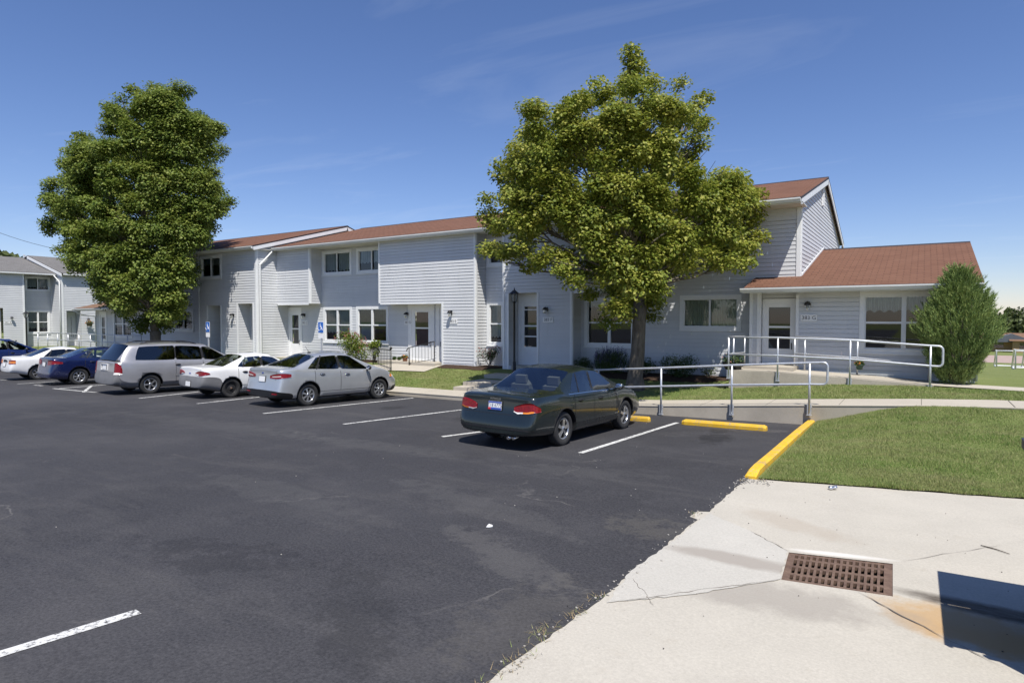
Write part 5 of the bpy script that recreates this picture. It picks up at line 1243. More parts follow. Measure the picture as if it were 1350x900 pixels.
def big_tree(name, label, base, H0, px_lobes, depth, ax, rpx, mat, seed, trunk_r, fork, per, size, dscale=.8, clump=.42, lean=(0, 0), dn=1.9):
    rnd = random.Random(seed)
    root = empty(name, base, 0, label, 'tree', 'linden trees by the parking lot')
    lobes = []
    ppm = F_PX/depth; fwd = Vector((FW.x, FW.y, 0)).normalized()
    for (px, py, rp, nd) in px_lobes:
        d = ray(px, py)*depth; R_ = rpx/ppm; dx = abs(px-ax)/ppm; half = math.sqrt(max(.1, R_*R_-dx*dx))*dscale
        r = rp/ppm
        if nd <= 1: lobes.append((d+fwd*rnd.uniform(-.3, .3), r)); continue
        for k in range(nd):
            s = -1+2*k/(nd-1); h = max(0, half-r*.6)
            dk = depth+s*h; q = ray(px+rnd.uniform(-.2, .2)*rp, py+rnd.uniform(-.2, .2)*rp)*dk
            lobes.append((q, r*rnd.uniform(.88, 1.05)*dk/depth))
    lv = Leaves(); crown_leaves(lv, lobes, rnd, per, size, clump, dn=dn)
    print(name, 'leaves', len(lv.f)); lv.build('crown', mat, root)
    mb = MB(); tb = Vector(base); top = tb+Vector((lean[0], lean[1], fork))
    for k in range(1):
        P = [tb+Vector((0, 0, -.25)), tb+Vector((0, 0, .02)), tb+Vector((0, 0, .25)), tb.lerp(top, .4)+Vector((.02, 0, 0)), tb.lerp(top, .75), top]
        mb.tube(P, [trunk_r*1.55, trunk_r*1.4, trunk_r*1.13, trunk_r, trunk_r*.95, trunk_r*.98], 16)
    mb.build('trunk', M['bark'], root)
    mb = MB(); n = 0
    cen = sum((c for c, r in lobes), Vector())/len(lobes)
    leader = [top-Vector((0, 0, .2)), top.lerp(Vector((cen.x, cen.y, cen.z)), .5), Vector((cen.x, cen.y, cen.z)), Vector((cen.x, cen.y, tb.z+H0*.86))]
    mb.tube(leader, [trunk_r*.8, trunk_r*.55, trunk_r*.36, .03], 10)
    for c, r in lobes[::4]:
        t = min(.95, max(.0, (c.z-top.z)/(H0*.86-fork)*.55)); s = (1-t); 
        a = leader[0].lerp(leader[2], min(1, t*1.6)) if t < .62 else leader[2].lerp(leader[3], (t-.62)/.38)
        P = branch_path(a, c, rnd); mb.tube(P, [lerp(trunk_r*.22*(1-.6*t), .014, i/7) for i in range(8)], 6)
        for _ in range(4):
            e = c+rvec(rnd)*r*.9; mb.tube(branch_path(P[5], e, rnd, 4), [.022, .018, .014, .010, .006], 4, cap=False)
    mb.build('limb', M['bark'], root)
    return root
RL = [(832, 76, 16, 1), (826, 102, 26, 2), (858, 108, 22, 1), (776, 108, 28, 2), (800, 132, 34, 2), (838, 145, 38, 2), (880, 160, 24, 2), (914, 140, 14, 1), (926, 132, 9, 1), (896, 112, 10, 1), (704, 148, 24, 2), (690, 180, 32, 2), (738, 165, 42, 3), (786, 185, 46, 3), (838, 205, 50, 3), (888, 205, 36, 3), (922, 190, 20, 1), (676, 208, 32, 2),
    (722, 225, 48, 3), (778, 250, 55, 3), (836, 265, 58, 3), (892, 255, 48, 3), (940, 240, 34, 2), (972, 236, 18, 1), (662, 248, 28, 2), (645, 262, 16, 1), (684, 280, 40, 3), (732, 300, 46, 3), (790, 320, 46, 3), (845, 325, 46, 3), (902, 305, 44, 3), (952, 285, 36, 3), (984, 268, 22, 2), (990, 305, 14, 1), (656, 300, 20, 2), (648, 325, 13, 1), (668, 335, 12, 1),
    (700, 328, 28, 2), (750, 350, 34, 2), (795, 375, 36, 2), (838, 372, 38, 2), (878, 352, 34, 2), (925, 322, 26, 2), (962, 330, 16, 1), (978, 342, 12, 1), (948, 348, 12, 1), (868, 382, 22, 2), (812, 404, 24, 2), (770, 368, 26, 2), (818, 352, 40, 3), (860, 400, 18, 1), (830, 418, 16, 1), (800, 424, 12, 1), (858, 418, 12, 1), (846, 400, 16, 1), (778, 388, 18, 1), (700, 352, 10, 1), (992, 288, 12, 1), (995, 258, 12, 1)]
RP = [(836, 55), (863, 82), (878, 112), (901, 112), (905, 128), (925, 126), (933, 140), (918, 158), (922, 178), (945, 200), (975, 206), (988, 228), (1007, 243), (1012, 275), (1005, 300), (1011, 318), (998, 346), (969, 362), (940, 345), (915, 362), (893, 392), (868, 405), (850, 424), (822, 428), (806, 416), (779, 390), (760, 366), (724, 348), (690, 338), (650, 345), (633, 330), (640, 305), (626, 280), (623, 247), (645, 235), (650, 198), (672, 175), (680, 140), (700, 124), (722, 140), (745, 118), (749, 91), (780, 86), (808, 100), (818, 62)]
LP = [(165, 105), (190, 112), (220, 103), (253, 110), (283, 135), (302, 169), (306, 194), (294, 219), (308, 249), (312, 274), (291, 304), (272, 336), (266, 374), (257, 413), (240, 436), (207, 449), (174, 436), (136, 406), (116, 386), (92, 360), (55, 316), (46, 291), (57, 266), (46, 240), (84, 198), (101, 171), (131, 160), (139, 135), (160, 122)]
RL = fill_lobes(RP, 31, random.Random(4))+[(648, 330, 16, 2), (668, 334, 18, 2), (692, 332, 20, 2), (716, 338, 20, 2), (742, 352, 20, 2), (762, 366, 18, 2), (905, 352, 24, 2), (930, 336, 22, 2), (955, 342, 20, 2), (978, 346, 16, 2), (985, 325, 18, 2), (925, 165, 16, 2), (905, 150, 20, 2), (880, 140, 24, 2)]+[q for q in RL if q[2] <= 24]
TB = Vector((-7.27, 18.0, -2.0))
dR = TB.dot(FW)-.15
big_tree('linden_tree', 'yellow green linden tree behind the dark green sedan, its bare trunk in full view', TB, 10.0, RL, dR, 822, 185, M['leafR'], 11, .205, 2.5, 118, .098, .80, .34, (.15, 0), 4.6)
LLb = [(196, 122, 20, 1), (236, 118, 18, 1), (172, 118, 12, 1), (176, 138, 26, 2), (222, 140, 32, 2), (262, 148, 22, 2), (280, 168, 18, 1), (155, 160, 24, 2), (196, 172, 38, 3), (244, 178, 40, 3), (282, 196, 22, 2), (148, 196, 30, 2), (104, 178, 12, 1), (116, 196, 20, 2), (96, 212, 22, 2), (186, 214, 44, 3), (236, 222, 46, 3), (280, 226, 26, 3), (132, 228, 40, 3), (88, 238, 26, 2), (66, 244, 17, 1), (66, 262, 15, 1), (180, 262, 48, 3), (236, 262, 48, 3), (284, 260, 26, 2), (300, 268, 14, 1), (128, 272, 44, 3), (86, 282, 32, 2), (62, 300, 16, 1), (176, 306, 46, 3), (228, 304, 44, 3), (272, 296, 28, 2), (118, 318, 38, 3), (82, 318, 24, 2), (162, 346, 42, 3), (212, 344, 42, 3), (256, 330, 28, 2), (112, 346, 20, 2), (132, 362, 24, 2), (180, 382, 36, 3), (222, 378, 34, 3), (248, 362, 18, 1), (152, 396, 20, 2), (196, 412, 30, 2), (226, 404, 24, 2), (200, 392, 34, 3), (214, 425, 20, 2), (172, 412, 20, 1), (208, 430, 16, 1), (190, 432, 12, 1)]
dL = 32.6
LLb = fill_lobes(LP, 24, random.Random(6))+[(150, 335, 26, 3), (185, 340, 30, 3), (220, 335, 28, 3), (248, 330, 22, 2), (122, 335, 20, 2), (165, 300, 28, 3), (205, 300, 28, 3), (240, 300, 24, 3), (190, 375, 28, 3), (225, 370, 24, 2), (160, 372, 22, 2), (140, 195, 22, 2), (125, 215, 20, 2)]+[q for q in LLb if q[2] <= 18]
bp = ray(205, 452)*dL; TL = Vector((bp.x, bp.y, zlawn2(bp.x, bp.y)-.02))
big_tree('linden_tree', 'large dense dark green linden tree standing behind the silver minivan', TL, 14.2, LLb, dL, 185, 135, M['leafL'], 12, .26, 1.9, 74, .118, .82, .40, (0, 0), 4.2)
# juniper at the right end of the building
def juniper():
    rnd = random.Random(5); b = Vector((.74, 19.34, -1.66)); root = empty('juniper_shrub', b, 0, 'tall feathery juniper shrub at the right end of the building', 'shrub')
    lv = Leaves(); mb = MB()
    H = 2.85
    prof = [(0, .34), (.12, .58), (.45, 1.0), (.60, .93), (.76, .66), (.90, .32), (1, .06)]
    for i in range(40):
        a = rnd.uniform(0, 6.283); t = rnd.uniform(.4, .9); w = interp(t, prof)*.8*rnd.uniform(.3, .8); tip = b+Vector((math.cos(a)*w, math.sin(a)*w*.85, H*t))
        mb.tube(branch_path(b+Vector((math.cos(a)*.08, math.sin(a)*.08, 0)), tip, rnd, 5), [.03, .024, .018, .012, .008, .004], 5, cap=False)
    for i in range(1750):
        t = rnd.random()**.85; a = rnd.uniform(0, 6.283); k = 1+.30*noise.noise(Vector((math.cos(a)*1.6, math.sin(a)*1.6, t*5))); w = interp(t, prof)*.76*k*(rnd.uniform(.80, 1.02) if rnd.random() < .7 else rnd.uniform(.3, .8))
        p0 = b+Vector((math.cos(a)*w, math.sin(a)*w*.86, H*t*.93)); d = (Vector((math.cos(a)*.50, math.sin(a)*.50, 1.0))+rvec(rnd)*.30).normalized(); L = rnd.uniform(.18, .46)
        for j in range(34):
            u = rnd.random(); p = p0+d*u*L+rvec(rnd)*.055*(1.15-u); dd = (d+rvec(rnd)*.55).normalized(); s = dd.cross(rvec(rnd))
            if s.length < .05: continue
            s.normalize(); wd = rnd.uniform(.005, .010); lv.tri(p-s*wd, p+s*wd, p+dd*rnd.uniform(.05, .13))
    lv.build('foliage', M['junip'], root); mb.build('stem', M['bark'], root)
juniper()
def shrub(name, label, b, r, h, mat, seed, n=1500, ls=.06, bloom=None, nb=0, spikes=False, cat='shrub'):
    rnd = random.Random(seed); b = Vector(b); root = empty(name, b, 0, label, cat); lv = Leaves(); mb = MB(); bl = Leaves()
    lob = [(Vector((rnd.uniform(-.6, .6)*r, rnd.uniform(-.5, .5)*r, h*rnd.uniform(.3, .72))), r*rnd.uniform(.4, .62)) for _ in range(9)]
    for c, rr in lob: mb.tube(branch_path(b, b+c, rnd, 4), [.014, .012, .009, .007, .004], 5, cap=False)
    for i in range(n):
        c, rr = rnd.choice(lob); d = rvec(rnd); q = b+c+Vector((d.x*rr, d.y*rr, d.z*min(rr, h*.5)))*rnd.uniform(.55, 1.08)
        if q.z < b.z+.02: q.z = b.z+rnd.uniform(.02, .1)
        if spikes:
            dd = (Vector((d.x*.4, d.y*.4, 1))+rvec(rnd)*.25).normalized(); s = dd.cross(rvec(rnd)).normalized(); l = rnd.uniform(.08, .22); lv.tri(q-s*.008, q+s*.008, q+dd*l)
            continue
        nn = (d*.6+Vector((0, 0, .6))+rvec(rnd)*.7).normalized(); t = rvec(rnd); t = (t-nn*t.dot(nn)).normalized(); l = ls*rnd.uniform(.6, 1.3); lv.leaf(q, t, nn, l, l*.55)
    for i in range(nb):
        c, rr = rnd.choice(lob); d = rvec(rnd); d.z = abs(d.z); q = b+c+Vector((d.x*rr, d.y*rr, d.z*min(rr, h*.5)))*1.05
        if spikes:
            for k in range(5):
                s = rvec(rnd); p = q+Vector((0, 0, .05*k))+s*.012; bl.leaf(p, rvec(rnd), rvec(rnd), .035, .03)
        else:
            for k in range(4): bl.leaf(q, rvec(rnd), rvec(rnd), ls*.9, ls*.7)
    lv.build('foliage', mat, root); mb.build('stem', M['bark'], root)
    if nb: bl.build('flower', bloom, root)
def gz(x, y): return zlawn2(x, y)+.04
def shp(px, y): q = ray(px, 480); q = q*(y/q.y); return (q.x, y, gz(q.x, y))
shrub('rose_bush', 'bright yellow green bush with pink blooms under a ground floor window', shp(470, 20.0), .85, 1.35, M['shrubY'], 21, 3800, .075, M['bloom'], 70)
shrub('leafy_plant', 'bright green leafy plant behind the black railing beside the porch', shp(494, 20.2), .28, 1.15, M['shrubY'], 22, 500, .11, None, 0, False, 'plant')
shrub('rose_bush', 'small sparse bush with red tinged leaves at the wall corner by the lamp post', shp(645, 20.35), .42, .95, M['shrub'], 23, 1300, .055, M['bloom'], 60)
shrub('round_shrub', 'low round green shrub just left of the lavender clump', shp(769, 20.2), .42, .48, M['shrub'], 24, 1700, .05)
shrub('lavender_clump', 'purple flowering lavender clump beneath the big front window', shp(806, 20.15), .66, .72, M['shrub'], 25, 2600, .05, M['lav'], 200, True, 'shrub')
shrub('round_shrub', 'dark leafy shrub close behind the tree trunk, on its right side', shp(852, 20.2), .40, .75, M['shrub'], 28, 1200, .06)
shrub('round_shrub', 'dark spreading shrub below the sliding window, left of the ramp', shp(896, 20.1), .62, .66, M['shrub'], 26, 2600, .06)
shrub('leafy_plant', 'small thin plant casting a shadow on the sunlit siding beside the ramp', shp(934, 20.3), .30, .42, M['shrub'], 27, 220, .06, None, 0, False, 'plant')
# grass blades on the lawns
def blades(name, n, xr, yf, zf, hh, ww, seed, lab, dens=None):
    rnd = random.Random(seed); V = []; F = []
    for _ in range(n):
        x = rnd.uniform(*xr); y0, y1 = yf(x); y = y0+(y1-y0)*(rnd.random()**1.35 if dens else rnd.random())
        z = zf(x, y); k = .75+.7*noise.noise(Vector((x*1.7, y*1.7, 2)))+.25*noise.noise(Vector((x*7, y*7, 4))); h = hh*rnd.uniform(.5, 1.2)*max(.4, k); a = rnd.uniform(0, 6.283); l = rnd.uniform(.1, .9)*h
        w = ww*rnd.uniform(.7, 1.2); c, s = math.cos(a), math.sin(a); b = rnd.uniform(0, 6.283); o = len(V)
        V += [(x-c*w, y-s*w, z-.005), (x+c*w, y+s*w, z-.005), (x+math.cos(b)*l, y+math.sin(b)*l, z+h)]; F.append((o, o+1, o+2))
    me = bpy.data.meshes.new(name); me.from_pydata(V, [], F); me.materials.append(M['blade']); o = bpy.data.objects.new(name, me); COL.objects.link(o)
    tag(o, lab, 'grass', kind='stuff')
blades('lawn_grass', 270000, (-1.93, 7.5), lambda x: (lawn_near(x)-.03+.05*noise.noise(Vector((x*3, 0, 0))), WALKF-.02), zlawn1, .052, .0042, 31, 'mown grass of the front lawn beside the yellow curb', True)
blades('lawn_grass', 75000, (-11.9, 7.5), lambda x: (WALKB+.01, RAMPF-.02 if x > -4.6 else 19.3), lambda x, y: zlawn2(x, y), .055, .006, 32, 'mown grass between the front walk and the house')
blades('lawn_grass', 34000, (-20, -13.3), lambda x: (WALKB+.01, 18.7 if x < -16.5 else 19.5), zlawn2, .055, .008, 33, 'mown grass in front of the paired white doors')
# ================================================================ RAILS, SIGNS, LAMPS AND SMALL THINGS
GR = 'galvanised pipe handrails on the ramps'
def rail_thing(name, label, base, posts, rails, r=.026, mat=None, brackets=(), group=GR):
    root = empty(name, base, 0, label, 'handrail', group)
    for P in posts:
        mb = MB(); mb.tube(P, r*.95, 10); mb.build('post', mat or M['galv'], root)
    for P in rails:
        mb = MB(); mb.tube(P, r, 10); mb.build('rail', mat or M['galv'], root)
    for (p, d) in brackets:
        mb = MB(); mb.obox(Vector(p), Vector((1, 0, 0)), Vector((0, 1, 0)), (.085, .05, .24)); mb.obox(Vector(p)+Vector((0, 0, -.125)), Vector((1, 0, 0)), Vector((0, 1, 0)), (.11, .08, .016)); 
        mb.ellip(Vector(p)+Vector((.05, -.01, .06)), (.012, .012, .012), 6, 4); mb.build('bracket', M['galv'], root)
    return root
def bend(a, b, c, r=.11, n=6):
    a, b, c = Vector(a), Vector(b), Vector(c); d1 = (a-b).normalized(); d2 = (c-b).normalized(); p0 = b+d1*r; p1 = b+d2*r
    return [p0*(1-t)**2+b*2*t*(1-t)+p1*t*t for t in [i/n for i in range(n+1)]]
yR = 15.42
top = lambda X: interp(X, [(-7.6, -1.40), (-5.53, -1.25), (-3.79, -1.11), (-2.11, -.99), (-1.7, -.965)])
lo = lambda X: interp(X, [(-7.6, -1.88), (-5.53, -1.715), (-3.79, -1.58), (-2.11, -1.47), (-1.7, -1.455)])
xs = [-7.27, -5.53, -3.79, -2.10]; xe = -1.74
loop = [Vector((-7.45, yR, top(-7.45)))]+[Vector((x, yR, top(x))) for x in xs[1:]]+bend((-2.1, yR, top(-2.1)), (xe, yR, top(xe)), (xe, yR, lo(xe)))+bend((xe, yR, top(xe)), (xe, yR, lo(xe)), (-2.1, yR, lo(-2.1)))+[Vector((x, yR, lo(x))) for x in reversed(xs[1:])]+[Vector((-7.45, yR, lo(-7.45)))]
rail_thing('ramp_handrail', 'grey two pipe handrail along the front retaining wall beside the parking bays', (-4.6, yR, -2.4), [[(x, yR, zwalk(x)-.20), (x, yR, top(x))] for x in xs], [loop], .026, None, [((x, yR+.012, zwalk(x)-.10), 1) for x in xs])
yN = RAMPF-.05
zt = lambda X: interp(X, [(-4.7, -.53), (-3.35, -.52), (-1.58, -.56), (.3, -.67)]); zl = lambda X: zt(X)-.49
xs = [-4.62, -3.31, -1.56, .17]; xe = .42
loop = [Vector((x, yN, zt(x))) for x in xs]+bend((.1, yN, zt(.1)), (xe, yN, zt(xe)), (xe, yN, zl(xe)))+bend((xe, yN, zt(xe)), (xe, yN, zl(xe)), (.1, yN, zl(.1)))+[Vector((x, yN, zl(x))) for x in reversed(xs)]
rail_thing('ramp_handrail', 'near handrail of the upper ramp, running in front of the end door and window', (-2, yN, -1.7), [[(x, yN, zramp(x)-.20), (x, yN, zt(x))] for x in xs], [loop], .026, None, [((x, yN+.012, zramp(x)-.11), 1) for x in xs])
yB = 19.78
xs = [-3.1, -1.5, .15]
loop = [Vector((-3.1, yB, zt(-3.1))), Vector((-1.5, yB, zt(-1.5)-.03)), Vector((.1, yB, zt(.1)-.06)), Vector((.1, yB, zl(.1)-.06)), Vector((-1.5, yB, zl(-1.5)-.03)), Vector((-3.1, yB, zl(-3.1)))]
rail_thing('ramp_handrail', 'back handrail of the upper ramp, close to the end wall of the building', (-1.5, yB, -1.6), [[(x, yB, zramp(x)), (x, yB, zt(x)-.02)] for x in xs]+[[(-2.83, yB, zramp(-2.8)), (-2.83, yB, -.62)]], [loop])
rail_thing('ramp_handrail', 'short handrail closing the left end of the ramp landing beside the end door', (-4.5, 19.2, -1.47), [[(-4.5, y, -1.47), (-4.5, y, -.54)] for y in (19.78,)]+[[(-4.62, 18.95, -1.6), (-4.62, 18.95, -.53)]], [[(-4.62, yN, -.53), (-4.62, 18.95, -.53), (-4.5, 19.78, -.54)], [(-4.62, yN, -1.02), (-4.62, 18.95, -1.02), (-4.5, 19.78, -1.03)]])
# long grey rail in front of the left end wing
yL = 18.9; p0 = atY(50, 446, yL).x; p1 = atY(186, 440, yL).x
mbp = [lerp(p0, p1, k/9) for k in range(10)]
rail_thing('ramp_handrail', 'thin grey handrail in front of the left end wing, behind the navy sedan', (p0, yL, -2.1), [[(x, yL, -2.15), (x, yL, -1.0)] for x in mbp], [[(p0, yL, -1.0), (p1, yL, -1.0)], [(p0, yL, -1.45), (p1, yL, -1.45)]], .03)
# black iron stair rails
def iron(name, label, A, B, h0, h1, n, bend_front=True):
    A, B = Vector(A), Vector(B); root = empty(name, A, 0, label, 'railing', 'black iron railings at the paired doors'); d = (B-A).normalized()
    ta, tb = A+Vector((0, 0, h0)), B+Vector((0, 0, h1)); mb = MB()
    P = [ta-d*.12+Vector((0, 0, -.12)), ta-d*.06+Vector((0, 0, -.02)), ta, tb] if bend_front else [ta, tb]
    mb.tube(P, .02, 8); mb.tube([A+Vector((0, 0, .12)), B+Vector((0, 0, .12))], .012, 6); mb.build('rail', M['black'], root)
    for k in (0, n):
        q = A.lerp(B, k/n); mb = MB(); mb.tube([q, q+Vector((0, 0, lerp(h0, h1, k/n)))], .022, 8); mb.build('post', M['black'], root)
    mb = MB()
    for k in range(1, n):
        q = A.lerp(B, k/n); mb.tube([q+Vector((0, 0, .12)), q+Vector((0, 0, lerp(h0, h1, k/n)))], .009, 5)
    mb.build('baluster', M['black'], root)
    return root
iron('iron_railing', 'short black iron railing on the stoop in front of the paired white doors', (-17.95, 19.70, -2.0), (-17.30, 20.55, -1.83), .78, .86, 8)
r = iron('iron_railing', 'black iron railing by the bright bush, ending in a post beside the path', (-17.98, 18.65, -2.12), (-19.9, 19.55, -2.0), .86, .72, 12, False)
mb = MB(); mb.lathe([(.0, .1), (.06, .06), (.05, .0), (.03, -.02)], Vector((-17.98, 18.65, -1.23)), Vector((0, 0, 1)), 10); mb.build('post_cap', M['black'], r)
# lamp posts
def lamp_post(label, b, h, s=1.):
    root = empty('lamp_post', b, 0, label, 'lamp post', 'old style black lamp posts'); b = Vector(b); Z = Vector((0, 0, 1)); mb = MB()
    mb.lathe([(.11*s, 0), (.11*s, .04), (.075*s, .10), (.06*s, .5), (.042*s, .55), (.040*s, h-.50), (.06*s, h-.48), (.05*s, h-.44), (.0, h-.44)], b, Z, 14); mb.build('post', M['black'], root)
    t = b+Z*(h-.44); mb = MB()
    for k in range(4):
        a = math.pi/4+k*math.pi/2; c = Vector((math.cos(a), math.sin(a), 0)); mb.tube([t+c*.085*s, t+c*.145*s+Z*.29], .009*s, 5)
    mb.lathe([(.16*s, .29), (.19*s, .28), (.17*s, .31), (.06*s, .40), (.03*s, .41), (.025*s, .45), (.0, .52)], t, Z, 4, 0, False); mb.lathe([(.10*s, -.01), (.10*s, .01), (0, .01)], t, Z, 12); mb.build('lantern_frame', M['black'], root)
    mb = MB(); mb.lathe([(.075*s, .01), (.13*s, .285)], t, Z, 4, 0, False); mb.build('lantern_glass', M['lampglass'], root)
lx = atY(678, 470, 19.0).x
lamp_post('black lantern lamp post in front of a white door, above the dark green sedan', (lx, 19.0, zlawn2(lx, 19.0)), 1.04-zlawn2(lx, 19.0), .95)
q = atX(35, 445, -53.2)
lamp_post('black lantern lamp post at far left, in front of the grey roofed block', (q.x, q.y, -2.6), 3.1, 1.2)
# accessible parking signs
def sign(px0, px1, py0, py1, Y, label):
    a = atY(px0, py0, Y); b = atY(px1, py1, Y); cx = (a.x+b.x)/2; W = .32; zt_ = a.z; zb_ = b.z; g = zlawn2(cx, Y); root = empty('parking_sign', (cx, Y, g), 0, label, 'parking sign', 'blue accessible parking signs')
    mb = MB(); mb.box((cx-.03, Y+.012, g-.2), (cx+.03, Y+.05, zt_-.06)); mb.build('post', M['galv'], root)
    u, v, n = Vector((1, 0, 0)), Vector((0, 0, 1)), Vector((0, -1, 0)); hm = zt_-zb_; c1 = Vector((cx, Y, zt_-hm*.34)); mb = MB(); mb.obox(c1, u, n, (W, .008, hm*.66)); 
    s = mb.build('sign_panel', M['white'], root)
    mb = MB(); mb.obox(c1+n*.006, u, n, (W*.92, .004, hm*.63)); mb.build('blue_field', M['blue_sign'], s)
    mb = MB(); O = c1+n*.0095+v*.0; k = W*.9
    def st(pts, w): mb.tube([O+u*(x*k)+v*(y*k)+n*.001 for x, y in pts], w*k, 5)
    st([(-.28+.0+.26*math.cos(t), -.18+.26*math.sin(t)) for t in [R(160+q*20) for q in range(12)]], .035); st([(-.08, .32), (-.05, .02), (.18, .02), (.30, -.34), (.40, -.32)], .045); st([(-.07, .18), (.16, .18)], .035)
    mb.ellip(O+u*(-.08*k)+v*(.46*k), (.085*k, .006, .085*k), 10, 6); mb.build('wheelchair_symbol', M['white'], s)
    c2 = Vector((cx, Y, zb_+hm*.15)); mb = MB(); mb.obox(c2, u, n, (W, .008, hm*.28)); s2 = mb.build('fine_plate', M['white'], root)
sign(419.5, 426.5, 424, 446, 16.95, 'blue wheelchair parking sign behind the silver sedan, left of the two ground floor windows')
sign(270.5, 277.5, 424, 444.5, 16.95, 'blue wheelchair parking sign behind the minivan, in the shade of the left tree')
# pots
def pot(label, c, r, h, mat, plant, seed, hang=None, name='flower_pot'):
    root = empty(name, c, 0, label, 'planter'); c = Vector(c); mb = MB(); mb.lathe([(0, 0), (r*.72, 0), (r, h), (r*1.06, h), (r*1.06, h-.02), (r*.9, h-.03), (0, h-.04)], c, Vector((0, 0, 1)), 14); mb.build('pot', mat, root)
    rnd = random.Random(seed); lv = Leaves(); bl = Leaves()
    for _ in range(260):
        d = rvec(rnd); d.z = abs(d.z)*.8; q = c+Vector((0, 0, h-.02))+d*r*1.15*rnd.uniform(.4, 1.1); lv.leaf(q, rvec(rnd), (d+rvec(rnd)*.5).normalized(), .07, .04)
    for _ in range(plant):
        d = rvec(rnd); d.z = abs(d.z)*.8; q = c+Vector((0, 0, h))+d*r*1.2; bl.leaf(q, rvec(rnd), rvec(rnd), .055, .05)
    lv.build('plant', M['shrub'], root)
    if plant: bl.build('flower', M['amber'] if seed % 2 else M['bloom'], root)
    if hang is not None:
        mb = MB()
        for k in range(3):
            a = k*2.094; mb.tube([c+Vector((math.cos(a)*r, math.sin(a)*r, h)), Vector(hang)], .004, 4)
        mb.build('hanger', M['black'], root)
p = atY(1133, 487, yB-.08); pot('green pot of orange flowers hung on the back rail of the upper ramp', (p.x, p.y, p.z), .10, .15, simple('green_pot', (.03, .07, .05), .5), 26, 41, (p.x, yB, zl(p.x)-.0))
p = atY(972, 485, 19.3); pot('dark planter of low greenery at the left end of the ramp landing', (p.x, 18.8, -1.47), .30, .20, M['black'], 8, 42)
p = atY(534, 477, 20.1); pot('small terracotta pot on the stoop left of the paired doors', (p.x, 20.1, -1.83), .12, .16, M['terr'], 14, 43)
for px, lab in ((520, 'tiny dark pot on the stoop, furthest left of the terracotta pot'), (526.5, 'tiny grey pot on the stoop, nearest the terracotta pot')):
    p = atY(px, 478, 20.5); pot(lab, (p.x, 20.5, -1.83), .06, .08, M['black'] if px < 522 else M['cwall'], 0, 44)
p = atX(118, 428, XL+1.1+.35); pot('hanging basket of trailing flowers on the grey roofed block at far left', (p.x, p.y, p.z-.1), .22, .22, M['bark'], 40, 45, (p.x-.2, p.y, p.z+.65), 'hanging_basket')
# shepherd hooks with little ornaments in the bed
def hook(px, label, seed):
    p = atY(px, 470, 19.6); b = Vector((p.x, 19.6, gz(p.x, 19.6))); root = empty('garden_stake', b, 0, label, 'garden ornament'); mb = MB(); mb.tube([b, b+Vector((0, 0, .9)), b+Vector((.03, 0, 1.0)), b+Vector((.12, 0, 1.02)), b+Vector((.17, 0, .95))], .008, 5); mb.build('stake', M['black'], root)
    mb = MB(); mb.ellip(b+Vector((.17, 0, .86)), (.04, .04, .06), 8, 6); mb.build('ornament', M['dump'], root)
hook(499, 'thin garden stake with a small hanging ornament under the right ground floor window', 1)
# roadside things: crushed can, twig
p = onlot(1098, 645); root = empty('crushed_can', (p.x, p.y, zplane(p.x, p.y)), .5, 'crushed silver can lying on the concrete near the lawn edge', 'can')
mb = MB(); rnd = random.Random(2); mb.lathe([(0, 0), (.024, .0), (.031, .012), (.030, .04), (.022, .055), (.031, .075), (.029, .105), (.024, .112), (0, .112)], Vector((-.05, 0, .026)), Vector((1, .25, .05)), 14)
for v in mb.v: v.z = max(.002, v.z*.85+.006*noise.noise(v*40)); v.y += .008*noise.noise(v*35+Vector((3, 0, 0)))
mb.build('can_body', M['steelcan'], root, world=False)
mb = MB(); a, b = onlot(1293, 719), onlot(1331, 730.5); m = a.lerp(b, .5)+Vector((.01, .015, 0))
mb.tube([Vector((q.x, q.y, zplane(q.x, q.y)+.006)) for q in (a, a.lerp(m, .5), m, b)], [.004, .006, .005, .003], 5); tag(mb.build('dry_twig', M['twig']), 'thin dry twig lying on the concrete above the dark shadow', 'twig')
a = onlot(646, 694); mb = MB(); mb.ellip(Vector((a.x, a.y, zplane(a.x, a.y)+.012)), (.035, .05, .014), 7, 4, 0, .3); tag(mb.build('pale_stone', M['concrete_chip'] if 'concrete_chip' in M else M['white']), 'pale chip of concrete lying alone on the asphalt', 'stone')
